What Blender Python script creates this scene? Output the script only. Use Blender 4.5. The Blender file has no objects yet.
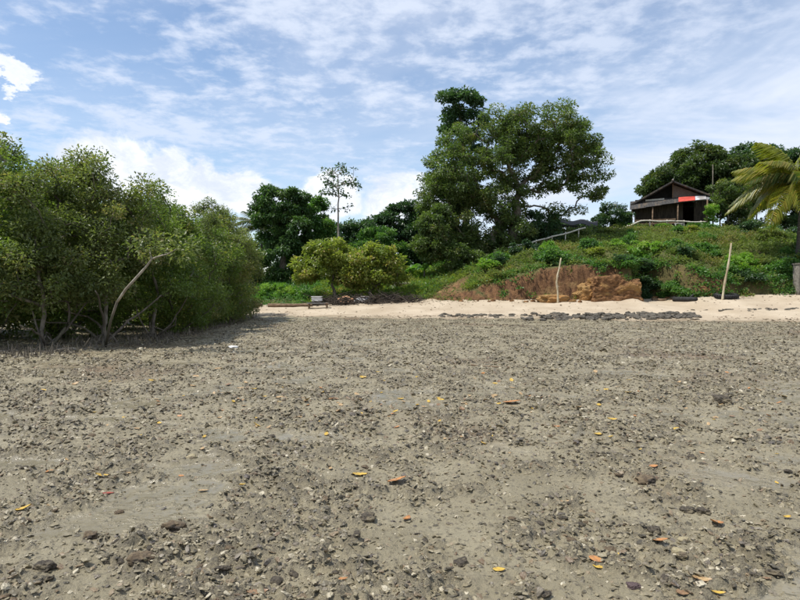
import bpy, math, random
import numpy as np
from mathutils import Vector, Matrix
R = math.radians
rng = np.random.default_rng(7)
random.seed(7)
S = bpy.context.scene
COL = S.collection

# ---------------------------------------------------------------- camera, sky, sun, exposure
cam_d = bpy.data.cameras.new('camera'); cam = bpy.data.objects.new('camera', cam_d); COL.objects.link(cam)
cam_d.sensor_fit = 'HORIZONTAL'; cam_d.sensor_width = 36; cam_d.lens = 27
cam_d.clip_start = 0.05; cam_d.clip_end = 6000
CAMZ = 1.6
cam.location = (0, 0, CAMZ)
cam.rotation_euler = (R(90 - 1.146), 0, 0)
S.camera = cam

SUN_EL, SUN_AZ = 64.0, -104.0            # azimuth clockwise from +Y: the sun stands high to the left, a little behind the camera
W = bpy.data.worlds.new('World'); S.world = W; W.use_nodes = True

class NT:
    """small helper around a node tree"""
    def __init__(s, tree):
        s.t = tree; s.n = tree.nodes; s.l = tree.links
    def new(s, typ, **kw):
        n = s.n.new(typ)
        for k, v in kw.items():
            if k.startswith('i_'):
                key = k[2:]
                key = int(key) if key.isdigit() else key.replace('_', ' ')
                s.put(n.inputs[key], v)
            else:
                setattr(n, k, v)
        return n
    def put(s, sock, v):
        if isinstance(v, bpy.types.NodeSocket): s.l.new(v, sock)
        else: sock.default_value = v
    def math(s, op, a, b=None, c=None, clamp=False):
        n = s.n.new('ShaderNodeMath'); n.operation = op; n.use_clamp = clamp
        for i, v in enumerate((a, b, c)):
            if v is not None: s.put(n.inputs[i], v)
        return n.outputs[0]
    def vmath(s, op, a, b=None, out=0):
        n = s.n.new('ShaderNodeVectorMath'); n.operation = op
        for i, v in enumerate((a, b)):
            if v is not None: s.put(n.inputs[i], v)
        return n.outputs[out]
    def noise(s, vec, scale, detail=4, rough=.55, dist=0.0, out=0):
        n = s.n.new('ShaderNodeTexNoise')
        if vec is not None: s.put(n.inputs['Vector'], vec)
        n.inputs['Scale'].default_value = scale; n.inputs['Detail'].default_value = detail
        n.inputs['Roughness'].default_value = rough; n.inputs['Distortion'].default_value = dist
        return n.outputs[out]
    def ramp(s, fac, lo, hi, a=0.0, b=1.0, smooth=True):
        n = s.n.new('ShaderNodeMapRange'); n.interpolation_type = 'SMOOTHSTEP' if smooth else 'LINEAR'
        s.put(n.inputs['Value'], fac)
        n.inputs['From Min'].default_value = lo; n.inputs['From Max'].default_value = hi
        n.inputs['To Min'].default_value = a; n.inputs['To Max'].default_value = b
        return n.outputs[0]
    def mix(s, f, a, b):
        n = s.n.new('ShaderNodeMix'); n.data_type = 'RGBA'
        s.put(n.inputs[0], f)
        for i, v in ((6, a), (7, b)):
            if not isinstance(v, bpy.types.NodeSocket): v = (*v[:3], 1)
            s.put(n.inputs[i], v)
        return n.outputs[2]

w = NT(W.node_tree); w.n.clear()
sky = w.new('ShaderNodeTexSky', sky_type='NISHITA', sun_disc=False)
sky.sun_elevation = R(SUN_EL); sky.sun_rotation = R(SUN_AZ); sky.altitude = 0
sky.air_density = 1.0; sky.dust_density = 0.1; sky.ozone_density = 1.3
gen = w.new('ShaderNodeTexCoord').outputs['Generated']
d = w.vmath('NORMALIZE', gen)
sx = w.new('ShaderNodeSeparateXYZ', i_0=d)
zc = w.math('MAXIMUM', sx.outputs[2], 0.0)
den = w.math('ADD', zc, 0.10)
px = w.math('DIVIDE', sx.outputs[0], den); py = w.math('DIVIDE', sx.outputs[1], den)
P = w.new('ShaderNodeCombineXYZ', i_0=px, i_1=py).outputs[0]
# a thin high layer, streaky and broken into small flecks
Ps = w.new('ShaderNodeMapping', i_1=P); Ps.inputs['Rotation'].default_value = (0, 0, R(28)); Ps.inputs['Scale'].default_value = (1.0, 1.35, 1)
Pv = Ps.outputs[0]
cover = w.noise(w.vmath('ADD', Pv, (3.6, 1.4, 0.0)), 0.55, 3, .5)
flecks = w.noise(w.vmath('ADD', Pv, (7.7, 2.1, 3.0)), 7.5, 9, .60, 0.15)
veil = w.noise(w.vmath('ADD', Pv, (1.2, 9.3, 5.0)), 0.9, 5, .6, 0.5)
thin = w.math('ADD', w.math('MULTIPLY', cover, 0.55), w.math('MULTIPLY', flecks, 0.62))
thin = w.ramp(thin, 0.53, 0.72, 0.0, 0.82)
veilm = w.ramp(veil, 0.30, 0.70, 0.10, 0.58)
# more haze and cloud to the right of the view, as everywhere on that side of the sky
side = w.ramp(sx.outputs[0], -0.35, 0.45, 0.40, 2.1)
veilm = w.math('MULTIPLY', veilm, side, clamp=True)
thin = w.math('MULTIPLY', thin, w.ramp(sx.outputs[2], .06, .30, .25, 1.0)); thin = w.math('MULTIPLY', thin, w.ramp(sx.outputs[0], .05, .6, 1.0, .62))
high = w.math('SUBTRACT', 1.0, w.math('MULTIPLY', w.math('SUBTRACT', 1.0, thin), w.math('SUBTRACT', 1.0, veilm)))
# low cumulus: soft heaps standing near the horizon all round
def pxdir(x, y):
    v = Vector(((x - 400) / 600, 1, (288 - y) / 600)); return v.normalized()
warp = w.noise(w.vmath('MULTIPLY', d, (1, 1, 1.6)), 11.0, 9, .62, 0.3, out=1)
wd = w.vmath('ADD', d, w.vmath('MULTIPLY', w.vmath('SUBTRACT', warp, (.5, .5, .5)), (.12, .12, .12)))
heaps = [(pxdir(122, 172), .080), (pxdir(165, 180), .06), (pxdir(190, 194), .06), (pxdir(240, 194), .070), (pxdir(300, 222), .07), (pxdir(84, 170), .05),
         (pxdir(20, 76), .022), (pxdir(-6, 108), .024), (pxdir(330, 195), .06), (pxdir(400, 205), .07)]
for k in range(16):
    a = R(60 + k * 17.5); e = R(5 + (k * 37 % 9))
    heaps.append((Vector((math.sin(a) * math.cos(e), math.cos(a) * math.cos(e), math.sin(e))), .07 + .05 * ((k * 13) % 5) / 5))
hm = None
for c, r in heaps:
    dist = w.vmath('DISTANCE', w.vmath('MULTIPLY', wd, (1, 1, 1.35)), (c.x, c.y, c.z * 1.35), out=1)
    v = w.math('SUBTRACT', 1.0, w.math('DIVIDE', dist, r))
    hm = v if hm is None else w.math('SMOOTH_MAX', hm, v, 0.25)
hmask = w.ramp(hm, -.02, 0.30, 0.0, 0.96)
puff = w.noise(wd, 16.0, 5, .6)
hcol = w.mix(w.ramp(puff, .3, .7), (4.5, 4.9, 5.7), (6.5, 6.6, 6.75))
tcol = (4.6, 5.05, 5.95)
tint = w.mix(w.math('MULTIPLY', zc, 0.0), sky.outputs[0], sky.outputs[0])
tint = w.vmath('MULTIPLY', tint, (.92, .92, .92))
c1 = w.mix(high, tint, tcol)
c2 = w.mix(hmask, c1, hcol)
bg = w.new('ShaderNodeBackground', i_0=c2); bg.inputs['Strength'].default_value = 0.13
wo = w.new('ShaderNodeOutputWorld'); w.l.new(bg.outputs[0], wo.inputs[0])

sun_d = bpy.data.lights.new('sun', 'SUN'); sun = bpy.data.objects.new('sun', sun_d); COL.objects.link(sun)
sun_d.energy = 4.0; sun_d.angle = R(0.6); sun_d.color = (1.0, 0.955, 0.88)
sd = Vector((math.sin(R(SUN_AZ)) * math.cos(R(SUN_EL)), math.cos(R(SUN_AZ)) * math.cos(R(SUN_EL)), math.sin(R(SUN_EL))))
sun.rotation_euler = sd.to_track_quat('Z', 'Y').to_euler(); sun.location = (-30, 10, 40)

S.view_settings.view_transform = 'Standard'; S.view_settings.look = 'None'
S.view_settings.exposure = 0.45; S.view_settings.gamma = 1.0; S.view_settings.use_curve_mapping = False
S.render.engine = 'CYCLES'
S.cycles.use_denoising = True
S.cycles.max_bounces = 8; S.cycles.diffuse_bounces = 4; S.cycles.glossy_bounces = 2
S.cycles.transmission_bounces = 6; S.cycles.transparent_max_bounces = 4

# ---------------------------------------------------------------- noise in numpy
def _h(ix, iy, iz, seed):
    n = (ix.astype(np.int64) * 374761393 + iy.astype(np.int64) * 668265263 + iz.astype(np.int64) * 2147483647 + seed * 974711) & 0xffffffff
    n = ((n ^ (n >> 13)) * 1274126177) & 0xffffffff
    n = ((n ^ (n >> 16)) * 2246822519) & 0xffffffff
    return ((n ^ (n >> 15)) & 0xffffff) / float(0xffffff)
def vn2(x, y, seed=0):
    ix = np.floor(x); iy = np.floor(y); fx = x - ix; fy = y - iy
    fx = fx * fx * fx * (fx * (fx * 6 - 15) + 10); fy = fy * fy * fy * (fy * (fy * 6 - 15) + 10)
    z = np.zeros_like(ix)
    a = _h(ix, iy, z, seed); b = _h(ix + 1, iy, z, seed); c = _h(ix, iy + 1, z, seed); e = _h(ix + 1, iy + 1, z, seed)
    return (a + (b - a) * fx) * (1 - fy) + (c + (e - c) * fx) * fy
def fb2(x, y, oct=4, seed=0, gain=.5):
    s = 0; a = 1; t = 0
    for i in range(oct):
        s = s + a * vn2(x * 2 ** i + 17.3 * i, y * 2 ** i - 9.1 * i, seed + i); t += a; a *= gain
    return s / t
def vn3(p, seed=0):
    i = np.floor(p); f = p - i; f = f * f * (3 - 2 * f)
    o = 0
    for dx in (0, 1):
        for dy in (0, 1):
            for dz in (0, 1):
                wgt = (f[:, 0] if dx else 1 - f[:, 0]) * (f[:, 1] if dy else 1 - f[:, 1]) * (f[:, 2] if dz else 1 - f[:, 2])
                o = o + wgt * _h(i[:, 0] + dx, i[:, 1] + dy, i[:, 2] + dz, seed)
    return o
def fb3(p, oct=4, seed=0, gain=.5):
    s = 0; a = 1; t = 0
    for k in range(oct):
        s = s + a * vn3(p * 2 ** k + 11.7 * k, seed + k); t += a; a *= gain
    return s / t
def sstep(a, b, x):
    t = np.clip((x - a) / (b - a), 0, 1); return t * t * (3 - 2 * t)

# ---------------------------------------------------------------- mesh helpers
def mesh_np(name, V, F, mat=None, smooth=False, attrs=None):
    """V (n,3); F a list of arrays (m,k) of faces of k corners"""
    me = bpy.data.meshes.new(name)
    V = np.asarray(V, dtype=np.float32); me.vertices.add(len(V)); me.vertices.foreach_set('co', V.ravel())
    if not isinstance(F, (list, tuple)): F = [F]
    F = [np.asarray(f, dtype=np.int32) for f in F if len(f)]
    loops = np.concatenate([f.ravel() for f in F])
    tot = np.concatenate([np.full(len(f), f.shape[1], dtype=np.int32) for f in F])
    start = np.concatenate([[0], np.cumsum(tot)[:-1]]).astype(np.int32)
    me.loops.add(len(loops)); me.loops.foreach_set('vertex_index', loops)
    me.polygons.add(len(tot)); me.polygons.foreach_set('loop_start', start)
    me.polygons.foreach_set('use_smooth', np.full(len(tot), smooth, dtype=bool))
    me.update(calc_edges=True)
    for k, (dom, arr) in (attrs or {}).items():
        a = me.attributes.new(k, 'FLOAT', dom); a.data.foreach_set('value', np.asarray(arr, dtype=np.float32))
    if mat: me.materials.append(mat)
    return me
def link(name, me, parent=None, loc=None, **props):
    o = bpy.data.objects.new(name, me); COL.objects.link(o)
    if parent is not None: o.parent = parent
    if loc is not None: o.location = loc
    for k, v in props.items():
        if v is not None: o[k] = v
    return o
def empty(name, loc, label, cat, group=None, rz=0.0, sc=1.0):
    o = link(name, None, None, loc, label=label, category=cat, group=group)
    o.rotation_euler = (0, 0, rz); o.scale = (sc,) * 3; o.empty_display_size = .3
    return o
def copy_tree(o, parent=None):
    c = o.copy(); COL.objects.link(c); c.parent = parent
    for ch in list(o.children): copy_tree(ch, c)
    return c
class MB:
    """collects boxes and tubes for ONE mesh"""
    def __init__(s): s.v = []; s.f = {3: [], 4: []}; s.n = 0
    def add(s, V, F):
        s.v.append(np.asarray(V, float))
        for f in F: s.f[len(f)].append([i + s.n for i in f])
        s.n += len(V)
    def box(s, c, size, rot=None):
        x, y, z = [q / 2 for q in size]
        V = np.array([(-x, -y, -z), (x, -y, -z), (x, y, -z), (-x, y, -z), (-x, -y, z), (x, -y, z), (x, y, z), (-x, y, z)])
        if rot is not None: V = V @ np.array(rot.to_matrix() if hasattr(rot, 'to_matrix') else rot).T
        s.add(V + np.array(c), [(0, 3, 2, 1), (4, 5, 6, 7), (0, 1, 5, 4), (1, 2, 6, 5), (2, 3, 7, 6), (3, 0, 4, 7)])
    def prism(s, poly, y0, y1):
        n = len(poly); V = [(a, y0, b) for a, b in poly] + [(a, y1, b) for a, b in poly]
        s.v.append(np.array(V, float)); m = s.n
        c = len(poly)
        for i in range(1, c - 1):
            s.f[3].append([m, m + i, m + i + 1]); s.f[3].append([m + c, m + c + i + 1, m + c + i])
        for i in range(c):
            j = (i + 1) % c; s.f[4].append([m + i, m + c + i, m + c + j, m + j])
        s.n += len(V)
    def tube(s, pts, rad, sides=7, cap=True):
        V, F = tube_np(np.asarray(pts, float), np.asarray(rad, float), sides)
        for f in F: s.f[4].append([int(i) + s.n for i in f])
        m = s.n; s.v.append(V); s.n += len(V)
        if cap:
            for base in (0, len(V) - sides):
                for i in range(1, sides - 1):
                    t = [m + base, m + base + i, m + base + i + 1]
                    s.f[3].append(t if base else t[::-1])
    def mesh(s, name, mat, smooth=False):
        return mesh_np(name, np.concatenate(s.v), [s.f[4], s.f[3]], mat, smooth)
    def build(s, name, mat, parent=None, smooth=False, **kw):
        return link(name, s.mesh(name, mat, smooth), parent, **kw)
def tube_np(P, rad, sides=6):
    n = len(P); T = np.gradient(P, axis=0) if n > 2 else np.repeat((P[1] - P[0])[None], 2, 0)
    T = T / (np.linalg.norm(T, axis=1, keepdims=True) + 1e-9)
    ref = np.where(np.abs(T[:, 2:3]) > .9, np.array([[1.0, 0, 0]]), np.array([[0, 0, 1.0]]))
    if np.abs(T[0, 2]) > .7: ref = np.repeat(np.array([[1.0, .13, 0]]), n, 0)
    A = np.cross(T, ref); A /= np.linalg.norm(A, axis=1, keepdims=True) + 1e-9
    B = np.cross(T, A)
    a = np.linspace(0, 2 * np.pi, sides, endpoint=False)
    V = P[:, None] + rad[:, None, None] * (A[:, None] * np.cos(a)[None, :, None] + B[:, None] * np.sin(a)[None, :, None])
    i = np.arange(n - 1)[:, None] * sides; j = np.arange(sides)[None]
    jn = (j + 1) % sides
    F = np.stack([i + j, i + jn, i + sides + jn, i + sides + j], -1).reshape(-1, 4)
    return V.reshape(-1, 3), F
def grid_faces(nr, nc):
    i = np.arange(nr - 1)[:, None] * nc; j = np.arange(nc - 1)[None]
    return np.stack([i + j, i + j + 1, i + nc + j + 1, i + nc + j], -1).reshape(-1, 4)

# ---------------------------------------------------------------- materials
def new_mat(name):
    m = bpy.data.materials.new(name); m.use_nodes = True; t = NT(m.node_tree)
    return m, t, t.n['Principled BSDF'], t.n['Material Output']
def attr(t, name):
    n = t.new('ShaderNodeAttribute', attribute_type='GEOMETRY'); n.attribute_name = name; return n.outputs['Fac']
def wpos(t): return t.new('ShaderNodeNewGeometry').outputs['Position']
def opos(t): return t.new('ShaderNodeTexCoord').outputs['Object']
def leaf_mat(name, c0, c1, c2, trans=.34, rough=.42, spec=.45):
    """three leaf colours chosen by the leaf's own random value; thin blades let some light through"""
    m, t, b, out = new_mat(name)
    v = attr(t, 'v'); h = attr(t, 'h')
    col = t.mix(t.ramp(v, 0.05, .95), c0, c1)
    col = t.mix(t.ramp(h, .45, .95), col, c2)
    t.put(b.inputs['Base Color'], col); b.inputs['Roughness'].default_value = rough
    b.inputs['Specular IOR Level'].default_value = spec
    tr = t.new('ShaderNodeBsdfTranslucent')
    t.put(tr.inputs[0], t.vmath('MULTIPLY', col, (1.6, 1.8, .75)))
    mx = t.new('ShaderNodeMixShader', i_0=trans + .10); t.l.new(b.outputs[0], mx.inputs[1]); t.l.new(tr.outputs[0], mx.inputs[2])
    t.l.new(mx.outputs[0], out.inputs[0])
    return m
def rough_mat(name, c0, c1, scale=6, rough=.85, bump=.3, c2=None, stretch=(1, 1, 1), spec=.3, bdist=.02):
    m, t, b, out = new_mat(name)
    p = t.vmath('MULTIPLY', opos(t), stretch)
    n1 = t.noise(p, scale, 6, .62); n2 = t.noise(p, scale * .23, 3, .5)
    col = t.mix(t.ramp(n1, .33, .67), c0, c1)
    if c2: col = t.mix(t.ramp(n2, .50, .62), col, c2)
    t.put(b.inputs['Base Color'], col); b.inputs['Roughness'].default_value = rough
    b.inputs['Specular IOR Level'].default_value = spec
    bp = t.new('ShaderNodeBump', i_Strength=bump, i_Distance=bdist, i_Height=n1); t.put(b.inputs['Normal'], bp.outputs[0])
    return m

def mud_material():
    m, t, b, out = new_mat('wet_mud')
    p = wpos(t)
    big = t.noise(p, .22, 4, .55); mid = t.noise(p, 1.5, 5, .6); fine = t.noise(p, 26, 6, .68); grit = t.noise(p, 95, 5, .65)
    clump = attr(t, 'clump')
    col = t.mix(t.ramp(mid, .3, .7), (.228, .194, .118), (.315, .273, .176))
    col = t.mix(t.ramp(big, .54, .68), col, (.180, .122, .068))
    col = t.mix(t.math('MULTIPLY', t.ramp(fine, .50, .66), .75), col, (.095, .078, .050))  # dark flecks painted in for the look of shaded crevices
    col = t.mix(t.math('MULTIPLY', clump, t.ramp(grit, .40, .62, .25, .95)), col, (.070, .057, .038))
    col = t.mix(t.ramp(grit, .62, .70, 0, .6), col, (.36, .32, .25))
    wetm = t.math('MULTIPLY', attr(t, 'wet'), t.ramp(t.noise(p, 6, 4, .6), .3, .55))
    col = t.mix(t.math('MULTIPLY', wetm, .6), col, (.150, .130, .088))
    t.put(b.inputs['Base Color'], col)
    t.put(b.inputs['Roughness'], t.ramp(wetm, 0, 1, .60, .08))
    b.inputs['Specular IOR Level'].default_value = .5
    hh = t.math('ADD', t.math('MULTIPLY', fine, 1.0), t.math('MULTIPLY', grit, .45))
    hh = t.math('MULTIPLY', hh, t.ramp(wetm, 0, 1, 1.0, .10))
    bp = t.new('ShaderNodeBump', i_Strength=1.0, i_Distance=.028, i_Height=hh); t.put(b.inputs['Normal'], bp.outputs[0])
    return m
def stone_material(name, dark, mid, pale):
    m, t, b, out = new_mat(name)
    va = t.new('ShaderNodeAttribute', attribute_type='INSTANCER'); va.attribute_name = 'v'; v = va.outputs['Fac']
    n = t.noise(wpos(t), 40, 5, .6)
    col = t.mix(t.ramp(v, .0, .55), dark, mid)
    col = t.mix(t.ramp(v, .90, 1.0), col, pale)
    vb = t.new('ShaderNodeAttribute', attribute_type='INSTANCER'); vb.attribute_name = 'h'
    col = t.mix(t.ramp(vb.outputs['Fac'], .88, .94, 0, .55), col, (.17, .10, .05)); col = t.mix(t.ramp(vb.outputs['Fac'], .14, .06, 0, .55), col, (.085, .066, .062))
    col = t.mix(t.ramp(n, .46, .66, 0, .55), col, (.16, .135, .09))
    t.put(b.inputs['Base Color'], col); b.inputs['Roughness'].default_value = .48; b.inputs['Specular IOR Level'].default_value = .5
    bp = t.new('ShaderNodeBump', i_Strength=.6, i_Distance=.01, i_Height=n); t.put(b.inputs['Normal'], bp.outputs[0])
    return m
def sand_material():
    m, t, b, out = new_mat('beach_sand')
    p = wpos(t)
    a = t.noise(p, .5, 4, .6); f = t.noise(p, 9, 5, .65)
    col = t.mix(t.ramp(a, .3, .7), (.36, .29, .205), (.46, .385, .285))
    col = t.mix(t.ramp(f, .60, .74, 0, .6), col, (.22, .175, .12))
    damp = attr(t, 'damp')
    col = t.mix(damp, col, (.22, .175, .115))
    t.put(b.inputs['Base Color'], col); b.inputs['Roughness'].default_value = .9; b.inputs['Specular IOR Level'].default_value = .2
    bp = t.new('ShaderNodeBump', i_Strength=.5, i_Distance=.05, i_Height=f); t.put(b.inputs['Normal'], bp.outputs[0])
    return m
def hill_material():
    m, t, b, out = new_mat('hill_soil')
    p = wpos(t)
    g = attr(t, 'clay')
    n1 = t.noise(p, .9, 6, .65); n2 = t.noise(p, 5.5, 6, .65)
    st = t.noise(t.vmath('MULTIPLY', p, (2.2, 2.2, .45)), 2.2, 6, .65)
    clay = t.mix(t.ramp(st, .34, .66), (.085, .046, .026), (.215, .116, .057))
    clay = t.mix(t.ramp(n1, .54, .70), clay, (.26, .165, .075))
    clay = t.mix(t.ramp(n2, .56, .72, 0, .7), clay, (.06, .035, .022))
    soil = t.mix(t.ramp(n1, .35, .65), (.070, .085, .028), (.135, .125, .052))
    col = t.mix(g, soil, clay)
    t.put(b.inputs['Base Color'], col); b.inputs['Roughness'].default_value = .95; b.inputs['Specular IOR Level'].default_value = .15
    hh = t.math('ADD', n2, st)
    bp = t.new('ShaderNodeBump', i_Strength=.9, i_Distance=.12, i_Height=hh); t.put(b.inputs['Normal'], bp.outputs[0])
    return m

M = {}
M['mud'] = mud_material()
M['stone'] = stone_material('shore_stone', (.055, .046, .029), (.225, .190, .115), (.44, .39, .28))
M['sand'] = sand_material(); M['hill'] = hill_material()
M['mangrove_leaf'] = leaf_mat('mangrove_leaf', (0.077, 0.126, 0.030), (0.160, 0.216, 0.052), (0.256, 0.240, 0.063), .32, .45, .45)
M['mangrove_leaf_dry'] = leaf_mat('olive_mangrove_leaf', (0.090, 0.120, 0.042), (0.175, 0.205, 0.070), (0.26, 0.225, 0.095), .32, .45, .45)
M['tree_leaf'] = leaf_mat('broad_leaf', (0.056, 0.095, 0.028), (0.130, 0.180, 0.052), (0.19, 0.185, 0.068), .30, .42, .45)
M['dark_leaf'] = leaf_mat('dark_leaf', (0.026, 0.062, 0.026), (0.063, 0.122, 0.047), (0.092, 0.143, 0.049), .22, .40, .5)
M['vine_leaf'] = leaf_mat('vine_leaf', (0.049, 0.122, 0.030), (0.111, 0.227, 0.049), (0.186, 0.278, 0.067), .30, .45)
M['hill_leaf'] = leaf_mat('hill_leaf', (.036, .066, .020), (.085, .128, .038), (.12, .135, .045), .26, .42, .45)
M['dark_vine'] = leaf_mat('dark_vine_leaf', (0.028, 0.072, 0.021), (0.077, 0.144, 0.039), (0.115, 0.168, 0.046), .28, .42)
M['almond_leaf'] = leaf_mat('almond_leaf', (0.150, 0.205, 0.040), (0.260, 0.285, 0.066), (.33, .25, .09), .36, .42)
M['bright_leaf'] = leaf_mat('bright_leaf', (0.102, 0.217, 0.033), (0.205, 0.330, 0.056), (0.297, 0.365, 0.083), .34, .42)
M['cover_leaf'] = leaf_mat('cover_leaf', (0.085, 0.130, 0.034), (0.180, 0.215, 0.064), (.22, .190, .075), .30, .6, .25)
M['grass_leaf'] = leaf_mat('grass_blade', (0.140, 0.209, 0.037), (0.278, 0.322, 0.075), (0.408, 0.313, 0.133), .34, .6, .25)
M['palm_leaf'] = leaf_mat('palm_leaflet', (.110, .145, .024), (.225, .235, .040), (.34, .26, .06), .34, .38, .4)
M['palm_old'] = leaf_mat('dark_palm_leaflet', (0.043, 0.080, 0.023), (0.102, 0.138, 0.038), (0.203, 0.160, 0.058), .28, .42, .45)
M['bark'] = rough_mat('grey_bark', (.07, .058, .045), (.19, .165, .13), 9, .9, .6, (.11, .10, .07), (1, 1, .4))
M['stem_bark'] = rough_mat('blotched_stem_bark', (.060, .050, .040), (.24, .21, .17), 5, .9, .7, (.10, .085, .065), (1, 1, .5))  # bark blotched from dark to pale
M['dark_bark'] = rough_mat('dark_palm_bark', (.035, .030, .026), (.10, .088, .074), 9, .9, .6, (.06, .05, .04), (1, 1, 2))
M['pale_bark'] = rough_mat('pale_bark', (.15, .125, .10), (.37, .335, .28), 9, .85, .5, (.24, .20, .15), (1, 1, .5))
M['pale_stem'] = rough_mat('pale_stem', (.17, .15, .12), (.40, .365, .30), 7, .8, .4, (.20, .17, .13), (1, 1, .5))
M['pole'] = rough_mat('bleached_pole', (.36, .30, .19), (.55, .48, .34), 11, .8, .4, (.30, .23, .14), (1, 1, .3))
M['clay'] = rough_mat('clay_block', (.10, .052, .026), (.26, .138, .062), 4.5, .95, 1.0, (.31, .18, .07), (1, 1, 1.6), .15, .16)
M['yellow_clay'] = rough_mat('yellow_clay', (.16, .090, .038), (.34, .21, .085), 3.0, .95, .9, (.30, .16, .06), (1, 1, 1), .15, .08)
M['slab'] = rough_mat('dark_slab', (.036, .031, .025), (.125, .108, .082), 8, .7, .7, (.12, .105, .08), (1, 1, 1), .35, .03)
M['rubber'] = rough_mat('old_rubber', (.012, .012, .013), (.035, .034, .033), 12, .7, .3)
M['thatch'] = rough_mat('grey_thatch', (.026, .025, .024), (.075, .071, .067), 14, .95, .8, (.10, .08, .06), (1, .2, .2))
M['plank'] = rough_mat('dark_plank', (.024, .019, .016), (.072, .056, .043), 9, .9, .5, (.05, .04, .03), (1, 1, .15))
M['matting'] = rough_mat('woven_matting', (.10, .080, .062), (.20, .165, .13), 26, .9, .5, (.13, .10, .08))
M['tin'] = rough_mat('weathered_tin', (.10, .10, .10), (.22, .22, .22), 7, .55, .2, (.20, .13, .09))
M['red_tarp'] = rough_mat('red_tarp', (.36, .045, .032), (.52, .075, .05), 3, .7, .5, (.24, .06, .045))
M['white_tarp'] = rough_mat('white_sheet', (.34, .35, .38), (.52, .53, .56), 3, .7, .5, (.24, .22, .20))
M['white'] = rough_mat('white_plastic', (.62, .62, .60), (.78, .78, .76), 6, .5, .15)
M['pink_tarp'] = rough_mat('faded_orange_cloth', (.42, .22, .12), (.55, .33, .20), 6, .8, .4)
M['grey_tarp'] = rough_mat('grey_cloth', (.30, .29, .29), (.45, .44, .43), 6, .8, .4)
M['net'] = rough_mat('black_sheet', (.012, .012, .014), (.035, .034, .036), 9, .75, .3)
M['bamboo'] = rough_mat('bleached_bamboo', (.40, .37, .30), (.62, .59, .50), 8, .7, .2, None, (1, 1, 1))
M['brown_wood'] = rough_mat('brown_wood', (.10, .065, .04), (.22, .15, .095), 9, .9, .5, None, (.3, 1, 1))
M['concrete'] = rough_mat('stained_concrete', (.13, .115, .095), (.26, .235, .20), 5, .9, .8, (.09, .075, .06))
M['gable_shade'] = rough_mat('painted_gable_shade', (.010, .009, .008), (.02, .018, .016), 4, .9, .1)  # near-black colour that paints the hut's inner shade
def litter_mat(name, c0, c1):
    m, t, b, out = new_mat(name)
    n = t.noise(opos(t), 3.2, 5, .65)
    col = t.mix(t.ramp(n, .4, .60), c0, c1); col = t.mix(t.ramp(n, .58, .70, 0, .8), col, (.11, .065, .03))
    t.put(b.inputs['Base Color'], col); b.inputs['Roughness'].default_value = .5
    return m
M['leaf_yellow'] = litter_mat('yellow_dead_leaf', (.50, .345, .045), (.40, .25, .05))
M['leaf_orange'] = litter_mat('orange_dead_leaf', (.44, .20, .055), (.32, .15, .06))
M['leaf_tan'] = litter_mat('tan_dead_leaf', (.40, .285, .14), (.30, .19, .09))
M['leaf_red'] = litter_mat('red_dead_leaf', (.30, .055, .03), (.18, .04, .025))
M['leaf_brown'] = litter_mat('brown_dead_leaf', (.17, .095, .05), (.24, .15, .08))

# ---------------------------------------------------------------- the lie of the land
SH_A, SH_B = 31.4, 0.21
def Ysh(x): return SH_A - SH_B * np.clip(x, -40, 60) + 0.45 * (fb2(np.asarray(x, float) * .25, np.zeros_like(x) + 3.1, 3, 5) - .5)
def mud_fields(x, y):
    b = fb2(x * .35, y * .35, 3, 1) - .5
    cl = fb2(x * 1.9, y * 1.9, 4, 11)                   # where rubble gathers
    clump = sstep(.32, .56, cl)
    l1 = fb2(x * 5.5, y * 5.5, 3, 21)
    l2 = fb2(x * 15, y * 15, 3, 31)
    l3 = vn2(x * 34, y * 34, 37)
    lump = sstep(.48, .76, l1) * .034 + sstep(.46, .72, l2) * .032 + sstep(.55, .9, l3) * .012
    wet = sstep(.60, .68, fb2(x * 1.1, y * 2.0, 4, 161))
    z = b * .10 + (1 - .85 * wet) * ((.30 + .70 * clump) * lump + (l2 - .5) * .008) - .006 * wet
    mask = clump * sstep(.42, .62, .5 * l1 + .5 * l2) * (1 - wet)
    return z, mask, clump * (1 - .75 * wet), wet
def mudz(x, y): return mud_fields(np.asarray(x, float), np.asarray(y, float))[0]
def footz(x): return np.interp(x, [-40, -9, 2, 10, 18, 26, 60], [.35, .40, .75, .86, 1.05, 1.35, 1.6])
def Yft(x):
    x = np.asarray(x, float)
    base = Ysh(x) + np.interp(x, [-40, -9, 0, 60], [5.2, 5.4, 7.8, 7.8])
    n = (fb2(x * .55, x * 0 + 7.7, 3, 41) - .5) * 1.6 * sstep(2, 6, x)
    hollow = 2.8 * np.exp(-((x - 15.6) / 1.25) ** 4) + 0.9 * np.exp(-((x - 20.5) / .9) ** 2)
    return base + n + hollow
def cliffh(x):
    return np.interp(x, [-5, 2.2, 4.2, 6.5, 9, 11.5, 14, 15.6, 17.2, 18.5, 20, 24, 40], [0, .15, .75, 1.35, 2.1, 2.25, 2.0, 2.3, 1.9, 1.2, 1.05, .8, .7])
def crest(x): return np.interp(x, [-60, -12, -4, 2, 6, 12, 18, 27, 33, 45, 70], [2.0, 1.9, 2.3, 3.1, 4.3, 5.7, 6.55, 6.65, 5.6, 4.8, 4.5])
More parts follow.
